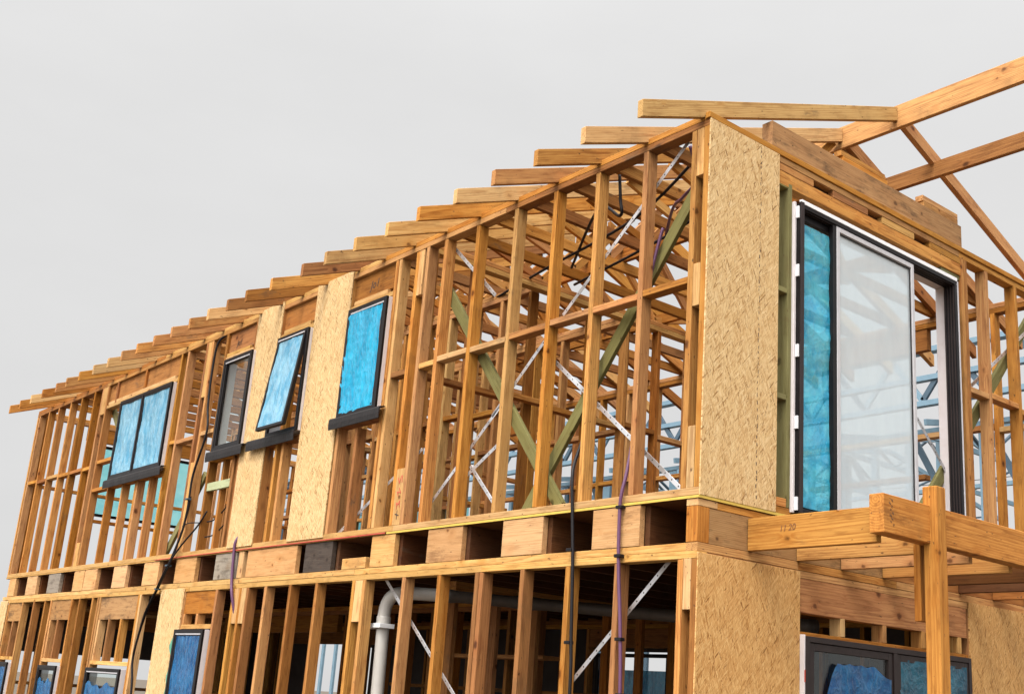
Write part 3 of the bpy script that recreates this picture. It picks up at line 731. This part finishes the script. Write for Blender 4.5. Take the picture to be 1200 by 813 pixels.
# ------------------------------------------------------------------ sliding door in the upper end wall
dr = thing('sliding_door', 'large black framed sliding door with blue film and a milky sheet of glass', 'sliding door', (1.85, 0, .03))
yf = -.052
X0, X1, Z0, Z1 = .866, 2.815, .02, 2.128
frame_ring(dr, 'outer_frame', 'E', X0, X1, Z0, Z1, yf, yf + .10, (.036, .03, .03, .03), 'alu_black')
box('edge_trim', X0 + .012, X1 + .002, yf - .003, yf + .02, Z1 + .001, Z1 + .03, 'alu_white', dr, b=.001)
box('edge_trim', X0 + .001, X0 + .036, yf - .006, yf + .012, Z0, Z1 + .01, 'alu_brown', dr, b=.001)
box('edge_trim', X1 + .0015, X1 + .012, yf - .006, yf + .012, Z0, Z1 - .0, 'alu_silver', dr, b=.001)
frame_ring(dr, 'reveal', 'E', X0 + .002, X1 + .02, Z0 - .002, Z1 + .0, yf + .1005, yf + .19, .02, 'reveal_white')
box('reveal', .8395, .8625, -.021, .09, .02, 2.14, 'reveal_white', dr)
for z in (.035, .56, 1.04, 1.60, 2.02): box('fixing_clip', .853, X0 - .0005, -.046, -.0215, z, z + .085, 'alu_white', dr, b=.001)
for i in range(4): box('track', X1 - .036, X1 - .030, yf + .012 + i * .024, yf + .020 + i * .024, Z0 + .03, Z1 - .03, 'alu_brown', dr, b=.001)
for i in range(4): box('track', X0 + .03, X1 - .037, yf + .012 + i * .024, yf + .020 + i * .024, Z1 - .037, Z1 - .0305, 'alu_brown', dr, b=.001)
# film covered fixed leaf (further back), milky sliding leaf (in front)
lf = frame_ring(dr, 'door_leaf', 'E', X0 + .037, 1.345, Z0 + .03, Z1 - .035, yf + .050, yf + .086, (.008, .04, .05, .03), 'alu_black'); lf['label'] = 'blue film covered leaf'
box('pane', X0 + .045, 1.31, yf + .066, yf + .072, Z0 + .068, Z1 - .073, 'glass', lf, b=.0005, wob=0)
sheet('film', (X0 + .040, yf + .040, Z0 + .05), (1.325 - X0 - .05, 0, 0), (0, 0, Z1 - Z0 - .17), 30, 80, .014, 'film_cyan', lf, 41)
l2 = frame_ring(dr, 'door_leaf', 'E', 1.275, 2.225, Z0 + .03, Z1 - .035, yf + .004, yf + .040, .036, 'alu_silver'); l2['label'] = 'silver edged leaf with milky glass'
box('interlock', 1.235, 1.274, yf + .006, yf + .044, Z0 + .03, Z1 - .037, 'alu_black', dr, b=.001)
box('gasket', 1.32, 2.18, yf + .008, yf + .0155, Z1 - .087, Z1 - .0805, 'alu_black', l2, b=.0005); box('gasket', 2.173, 2.1795, yf + .008, yf + .0155, Z0 + .08, Z1 - .088, 'alu_black', l2, b=.0005)
box('pane', 1.318, 2.182, yf + .018, yf + .024, Z0 + .073, Z1 - .078, 'glass_milk', l2, b=.0005, wob=0)

# ------------------------------------------------------------------ ground floor end window
lwn = thing('window', 'wide dark framed ground floor window under the balcony with torn blue film', 'window', (1.9, 0, -2.2))
frame_ring(lwn, 'frame', 'E', .95, 2.84, -2.2, -.726, -.052, .0, .035, 'alu_brown')
frame_ring(lwn, 'reveal', 'E', .952, 2.838, -2.198, -.728, .0005, .075, .018, 'reveal_white')
box('reveal', .937, .949, -.045, -.002, -2.2, -.72, 'reveal_white', lwn); box('shim', .9365, .948, -.0475, -.0455, -1.0, -.93, 'red', lwn)
box('mullion', 1.875, 1.915, -.055, -.006, -2.164, -.762, 'alu_brown', lwn)
for a, b_, fm, sd in ((.99, 1.87, 'film_dark', 51), (1.92, 2.80, 'film_teal', 53)):
    sf = frame_ring(lwn, 'sash', 'E', a, b_, -2.16, -.765, -.046, -.012, .045, 'alu_brown')
    box('pane', a + .044, b_ - .044, -.03, -.024, -2.116, -.809, 'glass', sf, b=.0005, wob=0)
    ef = (lambda u, v: (u, v * (.945 - .55 * max(0, (.30 - u) / .30) ** 1.6 - .05 * max(0, (u - .6) / .4) ** 2 + .022 * noise.noise(Vector((u * 7, 0, 1)))))) if sd == 51 else None
    sheet('film', (a + .03, -.046, -2.13), (b_ - a - .06, 0, 0), (0, 0, 1.335), 30, 44, .012, fm, sf, sd, edge_fn=ef)

# ================================================================== roof
TAN = .390; EAVE = .575; ZS = 2.455; CH = .118   # top chord: slope, overhang, underside at the plate line, plumb depth
RX = 2.2
far = [.08, .596, 1.067, 1.524, 1.998, 2.47, 2.934, 3.396, 3.871, 4.31, 4.866, 5.358, 5.769, 6.217, 6.684, 7.144, 7.629, 8.094, 8.546, 9.024, 9.5, 9.966, 10.437, 10.88, 11.375, 11.872, 12.355, 12.844]
TG = 'roof trusses in a row'
ca = 1 / math.sqrt(1 + TAN * TAN)
def chord(t, y, sgn, x_lo, x_hi, mat, w_=.045):
    """sloping top chord with plumb cut ends; x measured from the eave plate on its own side"""
    f = lambda x: (x if sgn > 0 else W - x)
    z = lambda x: ZS + TAN * x + CH / 2
    p0 = (f(x_lo), y, z(x_lo)); p1 = (f(x_hi), y, z(x_hi))
    return bar('top_chord', p0, p1, w_, CH * ca, mat, t, up=(0, 0, 1), sh0=TAN, sh1=TAN)
for i, yf_ in enumerate(far):
    yc = yf_ - .0225
    lab = ('end roof truss above the corner OSB sheet, its pale tail highest and longest in view' if i == 0 else
           'last roof truss at the far left tip of the eaves' if i == len(far) - 1 else
           f'pine roof truss on the long wall, tail {ordw(i + 1)} from the OSB corner')
    t = thing('roof_truss', lab, 'roof truss', (0, yc, 2.48), TG)
    mat = 'pine_pale' if i == 0 else R.choice(['pine', 'pine', 'pine', 'pine', 'pine_pale', 'pine_pale', 'pine_deep'])
    e = EAVE + jit(.012)
    chord(t, yc, 1, -e, RX - .0225, mat); chord(t, yc, -1, -EAVE, RX - .0225, pm())
    if i == 0: continue
    zb = 2.4825
    box('bottom_chord', .03, W - .03, yc - .0225 + .046, yc + .0225 + .046, zb, zb + .09, R.choice(['pine_deep', 'pine_deep', 'pine']), t, b=.002)
    zt = lambda x: ZS + TAN * (x if x < RX else W - x)
    for x0, x1 in ((1.45, .75), (1.45, 2.14), (W - 1.45, W - .75), (W - 1.45, 2.26)):
        bar('web', (x0, yc + .046, zb + .092), (x1, yc + .046, zt(x1) + .02), .035, .07, pm(), t, up=(0, 0, 1))
o = box('ridge_beam', RX - .022, RX + .022, -2.3, .98, 3.245, 3.437, 'pine'); tag(o, 'ridge beam projecting past the end wall from the meeting top chords', 'beam')
o = box('purlin', 2.685, 2.73, -2.3, 1.03, 3.005, 3.14, 'pine_deep'); tag(o, 'level outrigger purlin crossing under the far slope of the end truss', 'beam')
o = box('plate_beam', .645, 3.03, .018, .108, 2.4825, 2.685, 'weathered'); tag(o, 'dark weathered heavy beam lying on the end wall plates above the door', 'beam')
lam = thing('timber_stack', 'short stacked boards on the heavy beam below the ridge', 'boards', (1.75, .06, 2.687), 'short board stacks on the heavy beam')
box('board', 1.46, 2.02, .03, .10, 2.687, 2.728, 'pine', lam); box('board', 1.44, 1.99, .032, .098, 2.7295, 2.771, 'pine', lam)
lam = thing('timber_stack', 'short stacked boards at the right end of the heavy beam', 'boards', (2.77, .06, 2.687), 'short board stacks on the heavy beam')
box('board', 2.51, 3.0, .03, .10, 2.687, 2.735, 'pine', lam); box('board', 2.50, 3.005, .032, .10, 2.7365, 2.785, 'pine', lam)
o = box('ceiling_binder', 1.60, 1.645, .3, 8.6, 2.575, 2.70, 'pine_deep'); tag(o, 'long dark binder lying on the truss bottom chords', 'beam')
o = box('ceiling_binder', 3.05, 3.095, .3, 10.0, 2.575, 2.68, 'pine_deep'); tag(o, 'binder on the bottom chords on the far side of the roof', 'beam')

# green treated temporary braces
def brace(label, p0, p1, axis, mat='treated', w_=.09, t_=.033):
    o = bar('timber_brace', p0, p1, w_, t_, mat, None, up=axis); tag(o, label, 'brace', 'green temporary braces'); return o
brace('green treated brace leaning right behind the long wall studs', (.112, 3.05, 2.09), (.112, 1.36, .05), (1, 0, 0))
brace('green treated brace leaning left behind the studs next to the OSB corner', (.150, .12, 2.2), (.150, 1.80, .03), (1, 0, 0))
brace('green treated brace crossing behind the studs right of the sliding door', (4.25, .125, 2.22), (2.3, .125, .05), (0, 1, 0))
brace('short green treated brace behind the far left window', (.12, 10.62, 2.15), (.12, 9.9, 1.5), (1, 0, 0))
brace('green treated brace low behind the frame of the far left upper wall', (.12, 8.1, .05), (.12, 7.3, .9), (1, 0, 0))

# ================================================================== inner and rear frames
def inner_wall(label, side, a0, a1, z0, z1, step, skip=(), nog=True, gaps=(), double=True, phase=0.0, mat=None):
    t = thing('wall_frame', label, 'wall frame', ((0, 0, z0)), 'wall frames of the timber house')
    plate(t, side, a0, a1, z0, z0 + .045, (), None, 'bottom_plate'); plate(t, side, a0, a1, z1 - .045, z1, (), None, 'top_plate')
    if double: plate(t, side, a0, a1, z1 - .092, z1 - .047, (), None, 'top_plate')
    top = z1 - (.093 if double else .046)
    ed = []; a = a0
    while a <= a1 - .045:
        inside = any(g0 < a + .02 < g1 for g0, g1 in gaps)
        if not inside:
            ed.append((a, a + .045)); stud(t, side, a, a + .045, z0 + .046, top, mat)
        a += step + jit(.012)
    ed.append((a1 - .045, a1)); stud(t, side, a1 - .045, a1, z0 + .046, top, mat)
    for g0, g1 in gaps:
        lo = box
        if side[0] == 'L':
            x = W - D if side == 'LF' else float(side[2:])
            box('lintel', x + .01, x + .08, g0 - .05, g1 + .05, top - .21, top - .002, 'pine_deep', t); box('sill_trimmer', x, x + .09, g0, g1, z0 + .95, z0 + .995, pm(), t)
        else:
            y = float(side[1:]); box('lintel', g0 - .05, g1 + .05, y + .01, y + .08, top - .21, top - .002, 'pine_deep', t); box('sill_trimmer', g0, g1, y, y + .09, z0 + .95, z0 + .995, pm(), t)
    if nog: nogs(t, side, ed, z0 + 1.31, skip)
    return t
inner_wall('upper rear wall frame on the far side of the house, seen between the near studs', 'LF', .0, LEN, 0, 2.48, .47, gaps=((1.2, 2.5), (6.5, 7.6)))
inner_wall('upper cross partition frame of studs about a quarter along the house', 'E3.20', .1, W - .1, 0, 2.478, .45)
inner_wall('upper cross partition frame beside the clear glass window', 'E6.46', .1, W - .1, 0, 2.478, .46, gaps=((2.6, 3.6),))
inner_wall('upper lengthwise partition frame through the middle of the house', 'L_2.42', 3.30, 12.0, 0, 2.478, .45, gaps=((9.0, 11.5),))
inner_wall('upper partition frame of the small room behind the near studs', 'L_1.25', 3.30, 6.44, 0, 2.478, .42)
inner_wall('upper end frame at the far left of the house, round the cyan window', 'E13.39', .1, W - .1, 0, 2.48, .47, gaps=((.80, 2.55),))
inner_wall('ground floor rear wall frame on the far side of the house', 'LF', .0, LEN, ZB, -.277, .47, gaps=((4.4, 5.6), (9.6, 12.8)))
inner_wall('ground floor cross partition frame deep inside the dark storey', 'E3.60', .9, W - .1, ZB, -.277, .45, mat='pine_deep')  # darker pine puts the interior shade into these studs
inner_wall('ground floor lengthwise partition frame in the dark storey', 'L_2.30', 3.70, 12.5, ZB, -.277, .45, gaps=((8.0, 11.0),), mat='pine_deep')  # stud colour darkened for interior shade, like the cross partition
inner_wall('ground floor end frame at the far left of the house', 'E13.39', .1, W - .1, ZB, -.277, .47, gaps=((1.0, 2.4),))
# dark sheathing added behind the ground floor to keep its interior dark
def clad(label, x0, x1, y0, y1, z0, z1):
    o = box('added_sheathing', x0, x1, y0, y1, z0, z1, 'board_dark', b=.001, wob=0); tag(o, label, 'sheathing', 'added dark sheathing on the ground floor rear')
clad('added dark sheathing closing the ground floor rear wall at the near end', W + .002, W + .014, 0.0, 4.4, ZB, -.28)
clad('added dark sheathing on the ground floor rear wall between its two openings', W + .002, W + .014, 5.6, 10.5, ZB, -.28)
clad('added dark sheathing on the ground floor rear wall towards the far end', W + .002, W + .014, 12.2, LEN, ZB, -.28)
clad('added dark sheathing band above the ground floor rear openings', W + .0145, W + .022, 4.3, 11.1, -.62, -.28)
clad('added dark sheathing on the far left ground floor end wall, right of its opening', 2.4, W, LEN + .002, LEN + .014, ZB, -.28)
clad('added dark sheathing on the far left ground floor end wall, above its opening', .1, 2.4, LEN + .002, LEN + .014, -1.0, -.28)
rw = thing('window', 'teal film covered window in the rear wall deep inside the ground floor', 'window', (W, 5.0, -2.0))
frame_ring(rw, 'frame', 'L', 4.42, 5.58, -1.80, -.64, W - .02, W + .03, .04, 'alu_black')
sheet('film', (W + .004, 4.45, -1.77), (0, 1.10, 0), (0, 0, .95), 26, 24, .012, 'film_teal', rw, 67)
# cyan film over the window in the far end wall
cw = thing('window', 'cyan film covered window in the far end wall, seen between the left studs', 'window', (1.7, LEN, 1.1))
frame_ring(cw, 'frame', 'E', .80, 2.55, 1.06, 2.15, LEN + .0, LEN + .05, .04, 'alu_black')
sheet('film', (.82, LEN + .055, 1.09), (1.71, 0, 0), (0, 0, 1.03), 30, 24, .012, 'wrap_cyan', cw, 61)
for z, y0, y1, x in ((-1.15, 3.75, 7.6, 2.9), (-1.62, 3.75, 7.0, 2.9), (-.85, 3.7, 5.2, 2.0)):
    o = box('shelf_board', x, x + .25, y0, y1, z, z + .035, 'pine_deep'); tag(o, {-1.15: 'upper shelf board in the dark ground floor', -1.62: 'lower shelf board in the dark ground floor', -.85: 'short high shelf board in the dark ground floor'}[z], 'shelf', 'shelf boards inside')
o = sheet('building_paper', (W + .03, 8.4, -.05), (0, 4.6, 0), (0, 0, 1.45), 40, 20, .02, 'wrap_cyan', None, 63)
tag(o, 'cyan building paper stretched on the outside of the rear upper wall', 'building paper')

# ================================================================== pipes and cables
def run(name, label, cat, pts, r, mat, **k): return tag(tube(name, pts, r, mat, **k), label, cat)
p = thing('conduit', 'purple conduit running from the upper frame down the ground floor studs', 'conduit', (-.03, .6, 0))
tube('tube', [(.115, .50, 1.85), (.10, .555, 1.62), (.085, .612, 1.3), (.07, .612, .9), (.05, .612, .5), (-.0, .612, .2), (-.026, .622, .06), (-.028, .63, -.06), (-.026, .62, -.38), (-.026, .575, -.8), (-.026, .55, -1.3), (-.026, .55, -2.6)], .0115, 'purple', p)
for y, z in ((.63, -.03), (.622, -.33), (.58, -.83), (.55, -1.15)): box('clip', -.045, -.004, y - .026, y + .026, z - .010, z + .010, 'cable', p)
p = thing('conduit', 'black conduit hanging in front of the floor band and ground floor studs', 'conduit', (-.03, 1.05, 0))
tube('tube', [(.10, 1.16, .50), (.05, 1.15, .38), (.0, 1.125, .28), (-.024, 1.10, .16), (-.026, 1.07, -.1), (-.026, 1.045, -.36), (-.026, 1.02, -.8), (-.026, 1.0, -1.2), (-.026, 1.0, -2.6)], .0115, 'cable', p)
for z in (-.27, -.85, -1.4): box('clip', -.046, -.004, 1.015 + (z + .85) * .06, 1.065 + (z + .85) * .06, z - .010, z + .010, 'cable', p)
p = thing('cable_bundle', 'black cable bundle hanging down the long wall left of the clear window', 'cables', (-.03, 7.4, 0))
tube('cable', [(.04, 7.0, 2.42), (-.02, 7.17, 2.32), (-.028, 7.2, 1.96), (-.028, 7.17, 1.6), (-.028, 7.1, 1.3), (-.03, 7.28, .87), (-.03, 7.29, .5), (-.03, 7.35, .25), (-.04, 7.53, -.07), (-.04, 7.72, -.31), (-.03, 7.98, -.58), (-.03, 8.14, -1.03), (-.028, 8.04, -1.42), (-.028, 7.98, -2.4)], .012, 'cable', p)
tube('cable', [(.05, 7.45, .9), (-.02, 7.30, .45), (-.05, 7.42, .02), (-.052, 7.6, -.2), (-.05, 7.82, -.42), (-.04, 8.0, -.62), (-.04, 8.12, -1.0)], .009, 'cable', p)
tube('cable', [(.02, 6.9, .45), (-.02, 7.0, .29), (-.04, 7.3, .1), (-.06, 7.52, -.1), (-.06, 7.72, -.33)], .009, 'cable', p)
tube('cable', [(.0, 7.42, .33), (-.03, 7.2, .34), (-.02, 6.98, .33)], .006, 'cable', p)
for (y, z) in ((7.55, -.09), (7.74, -.33), (7.29, .6)): box('tie', -.064, -.014, y - .03, y + .03, z - .009, z + .009, 'steel_dark', p)
run('conduit', 'short purple conduit crossing the floor band below the left OSB strip', 'conduit', [(.02, 6.02, .16), (-.02, 6.03, .08), (-.024, 6.03, -.02), (-.024, 5.99, -.3), (-.024, 5.95, -.42), (.0, 5.92, -.55), (.06, 5.9, -.75)], .014, 'purple')
run('cable', 'black cable curving through the gap under the clear window, upper one', 'cable', [(.03, 6.88, .34), (.05, 6.75, .36), (.09, 6.58, .5), (.10, 6.45, .72), (.10, 6.42, 1.0)], .007, 'cable')
run('cable', 'black cable curving through the gap under the clear window, lower one', 'cable', [(.03, 6.88, .18), (.06, 6.72, .21), (.10, 6.54, .36), (.11, 6.40, .62), (.11, 6.36, .95)], .007, 'cable')
p = thing('drain_pipe', 'pale grey drain pipe with a bend inside the ground floor long wall', 'pipe', (.2, 3.6, ZG))
tube('pipe', [(.20, 3.53, -2.75), (.20, 3.56, -1.2), (.20, 3.575, -.72), (.20, 3.575, -.62), (.205, 3.56, -.54), (.225, 3.51, -.475), (.29, 3.42, -.45), (.55, 3.2, -.45)], .052, 'pvc', p, seg=18, rings=lambda i: 1.12 if i in (17, 18, 19, 20) else 1.0)
box('bracket', .12, .26, 3.50, 3.88, -.735, -.70, 'pvc_white', p)
run('waste_pipe', 'long grey waste pipe slung under the upper floor joists', 'pipe', [(.54, 3.21, -.45), (.95, 2.9, -.46), (1.4, 2.3, -.49), (1.5, 1.7, -.53), (1.5, 1.0, -.58), (1.5, .3, -.62)], .048, 'duct', seg=16, rings=lambda i: 1.15 if i % 9 in (0, 1) else 1.0)
run('waste_pipe', 'short drop pipe joining the waste pipe under the joists', 'pipe', [(1.5, 1.45, -.3), (1.5, 1.44, -.45), (1.5, 1.40, -.53)], .04, 'duct', seg=14)
for i, (pts, lab) in enumerate((
    ([(.2, .36, 2.44), (.35, .42, 2.28), (.55, .75, 2.30), (.9, 1.2, 2.44), (1.6, 2.0, 2.45)], 'purple cable looping under the bottom chords near the corner'),
    ([(.14, .98, 2.40), (.15, .97, 2.22), (.2, 1.02, 2.12), (.5, 1.6, 2.44), (1.2, 2.7, 2.45)], 'black cable dropping behind the third near stud'),
    ([(.5, .5, 2.58), (.8, 1.5, 2.44), (1.1, 3.0, 2.46), (1.4, 4.6, 2.44)], 'long dark cable strung under the truss bottom chords'),
    ([(.9, .5, 2.46), (1.2, 1.5, 2.44), (1.5, 3.0, 2.45)], 'short dark cable strung deeper under the bottom chords'))):
    run('cable', lab, 'cable', pts, .012, 'purple' if i in (0,) else 'cable')
run('cable', 'black cable hanging on the rear wall seen just left of the upper corner', 'cable', [(4.28, 4.2, 2.45), (4.26, 4.22, 1.9), (4.27, 4.17, 1.2), (4.26, 4.2, .6), (4.26, 4.16, .05)], .012, 'cable')

# ================================================================== balcony
bf = thing('balcony_frame', 'timber balcony frame with a heavy rim beam projecting from the end wall', 'balcony', (2.4, -.5, -.25))
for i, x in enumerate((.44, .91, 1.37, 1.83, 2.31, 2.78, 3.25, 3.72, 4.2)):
    j = box('joist', x, x + .045, -.907, .0 - .002, -.272, -.077, 'pine' if i < 1 else 'shaded_red' if i in (4, 5) else pm(), bf)  # two middle joists darker, shadow painted as wood colour
    if i == 0: scribble('pencil_mark', '11 20', .052, face_mw((x - .0018, -.30, -.155), (-1, 0, 0), spin=.06), 'pencil', j, .0003)
rbm = box('rim_beam', .37, 4.75, -1.0, -.908, -.235, -.022, 'rough_sawn', bf, b=.004)
for i in range(9): scribble('stamp_mark', R.choice('HNM8ZE3K'), R.uniform(.018, .032), face_mw((.43 + jit(.012) + (.0 if i % 2 else .028), -1.0012, -.055 - i * .0165), (0, -1, 0), spin=1.5 + jit(.4)), 'ink', rbm, .0003)
box('post', .816, .911, -1.046, -.955, ZG, .088, 'rough_sawn', bf, b=.005)
box('post', 4.52, 4.615, -1.046, -.955, ZG, .088, 'rough_sawn', bf, b=.005)
box('packer', .86, .94, -.9065, -.862, -.655, -.05, 'rough_sawn', bf, b=.003)
box('end_cleat', 4.705, 4.75, -.90, -.002, -.24, -.03, 'pine', bf)

# ================================================================== neighbouring steel frame house
def steel(name, p0, p1, w_, h_, parent, mat='steel_blue', up=(1, 0, 0)): return bar(name, p0, p1, w_, h_, mat, parent, up=up, b=.002)
XS = 10.0
sf = thing('steel_wall_frame', 'blue grey steel stud frame of the neighbouring house, seen through the timber frame', 'steel frame', (XS, 12, ZG))
for z in (ZG, .55, 2.95): steel('track', (XS, -1, z + .04), (XS, 25.0, z + .04), .07, .12, sf)
y = -1.0; k_ = 0
while y < 25.0:
    steel('steel_stud', (XS, y, ZG + .1), (XS, y, .53), .06, .10, sf, R.choice(['steel_blue', 'steel_blue', 'steel_dark']), up=(0, 1, 0))
    steel('steel_stud', (XS, y, .65), (XS, y, 2.93), .08 if k_ % 3 else .16, .10 if k_ % 3 else .22, sf, R.choice(['steel_blue', 'steel_blue', 'steel_dark']), up=(0, 1, 0))
    if k_ % 2 == 0: steel('steel_brace', (XS + .09, y, .66), (XS + .09, y + 1.15, 2.9), .05, .09, sf, 'steel_dark', up=(0, 1, 0))
    if k_ % 4 == 1: steel('steel_brace', (XS - .09, y + .9, .66), (XS - .09, y, 2.2), .05, .09, sf, 'steel_blue', up=(0, 1, 0))
    y += .6; k_ += 1
for z in (1.35, 2.1): steel('steel_rail', (XS + .03, -1, z), (XS + .03, 25.0, z), .06, .07, sf)
for i in range(10):
    xx = XS + .06 if i % 2 else XS
    y0 = -.6 + i * 1.65
    t = thing('steel_truss', f'blue grey steel roof truss of the neighbouring house, {ordw(i + 1)} from its right end', 'steel truss', (XS, y0, 3.1), 'steel roof trusses next door')
    z0 = 2.75
    steel('bottom_chord', (XS - .5, y0, z0 + .04), (XS + 7.5, y0, z0 + .04), .04, .08, t, up=(0, 0, 1))
    steel('top_chord', (XS - .6, y0, z0 + .22), (XS + 3.5, y0, z0 + .95), .04, .09, t, up=(0, 0, 1)); steel('top_chord', (XS + 7.6, y0, z0 + .22), (XS + 3.5, y0, z0 + .95), .04, .09, t, up=(0, 0, 1))
    for a, b_ in ((-.4, .5), (1.2, .5), (1.2, 2.2), (3.4, 2.2), (3.5, 5.0), (6.0, 5.0), (6, 7.2)):
        hz = lambda u: z0 + .22 + .73 * (u + .6) / 4.1 if u < 3.5 else z0 + .22 + .73 * (7.6 - u) / 4.1
        steel('web', (XS + a, y0 + .045, z0 + .05), (XS + b_, y0 + .045, hz(b_)), .035, .05, t, 'steel_dark', up=(0, 1, 0))
gd = thing('steel_girder', 'steel lattice girder along the top of the neighbouring frame', 'steel girder', (XS - .35, 6, 3.6))
for z in (3.30, 3.68, 4.10): steel('chord', (XS - .4, -1, z), (XS - .4, 25.0, z), .08, .11 if z < 4 else .15, gd)
y = -1.0; f = 0
while y < 24.9:
    steel('web', (XS - .4, y, 3.35 if f else 4.02), (XS - .4, y + .5, 4.02 if f else 3.35), .05, .08, gd, R.choice(['steel_blue', 'steel_dark']), up=(0, 1, 0)); y += .5; f = 1 - f
o = bar('power_line', (30, -10, 6.6), (30, 40, 6.9), .02, .02, 'cable'); tag(o, 'thin overhead wire far behind the steel frame', 'wire')

# ================================================================== camera
cam = bpy.data.cameras.new('camera'); co = bpy.data.objects.new('camera', cam); COL.objects.link(co)
Rm = Matrix(((0.7550877996317967, -0.22749738002692113, -0.6148880848805726), (-0.652508272027241, -0.16944485593948042, -0.7385942023409557), (0.06383862297414947, 0.9589230328219962, -0.27638966576235996)))
mw = Rm.to_4x4(); mw.translation = Vector((-4.90721936, -4.54270151, -1.21213839)); co.matrix_world = mw
cam.sensor_width = 36; cam.lens = 1349.21 / 1200 * 36
cam.shift_x = -(653.886 - 600) / 1200; cam.shift_y = (433.08 - 406.5) / 1200
cam.clip_start = .05; cam.clip_end = 2000
scene.camera = co

# ================================================================== light
SUN_EL, SUN_AZ = rad(57), Vector((-.95, -.31, 0)).normalized()
sd = Vector((SUN_AZ.x * math.cos(SUN_EL), SUN_AZ.y * math.cos(SUN_EL), math.sin(SUN_EL)))
li = bpy.data.lights.new('sun', 'SUN'); li.energy = 1.5; li.angle = rad(14); li.color = (1, .95, .88)
so_ = bpy.data.objects.new('sun', li); COL.objects.link(so_); so_.rotation_euler = sd.to_track_quat('Z', 'Y').to_euler()
w = bpy.data.worlds.new('World'); scene.world = w; w.use_nodes = True
nt = w.node_tree; nt.nodes.clear(); k = N(nt)
out = k.node('ShaderNodeOutputWorld'); bg = k.node('ShaderNodeBackground')
sky = k.node('ShaderNodeTexSky', sky_type='NISHITA', sun_disc=False)
sky.sun_elevation = SUN_EL; sky.sun_rotation = math.atan2(SUN_AZ.x, SUN_AZ.y)
hs = k.node('ShaderNodeHueSaturation'); k.link(sky.outputs[0], hs.inputs['Color']); hs.inputs['Saturation'].default_value = .2
tc = k.node('ShaderNodeTexCoord'); d = tc.outputs['Generated']
zc = k.sep(d)[2]
# overcast dome: brighter overhead and round the veiled sun, a faint mottling of cloud
zen = k.math('POWER', k.math('MAXIMUM', zc, 0.0), 5.0)
sunw = k.math('POWER', k.math('MAXIMUM', k.vmath('DOT_PRODUCT', d, tuple(sd)), 0.0), 4.0)
cl = k.noise(k.vmath('MULTIPLY', d, (1.5, 1.5, 4)), 1.6, 5, .55)
lum = k.math('ADD', k.math('MULTIPLY_ADD', k.math('MAXIMUM', zc, 0.0), 1.0, 5.1), k.math('MULTIPLY', zen, 7.0))
lum = k.math('ADD', lum, k.math('MULTIPLY', sunw, 46.0))
lum = k.math('MULTIPLY', lum, k.math('MULTIPLY_ADD', cl, .20, .90))
oc = k.vmath('SCALE', (1.0, .996, .992)); k.put(oc.node.inputs[3], lum)
k.link(k.mix(.93, hs.outputs[0], oc), bg.inputs[0]); bg.inputs[1].default_value = .1
k.link(bg.outputs[0], out.inputs[0])

scene.render.engine = 'CYCLES'
scene.cycles.max_bounces = 8; scene.cycles.diffuse_bounces = 1; scene.cycles.glossy_bounces = 2; scene.cycles.transparent_max_bounces = 12
scene.cycles.use_denoising = True
v = scene.view_settings; v.view_transform = 'Standard'; v.look = 'None'; v.exposure = 0.48; v.gamma = 1.0; v.use_curve_mapping = False
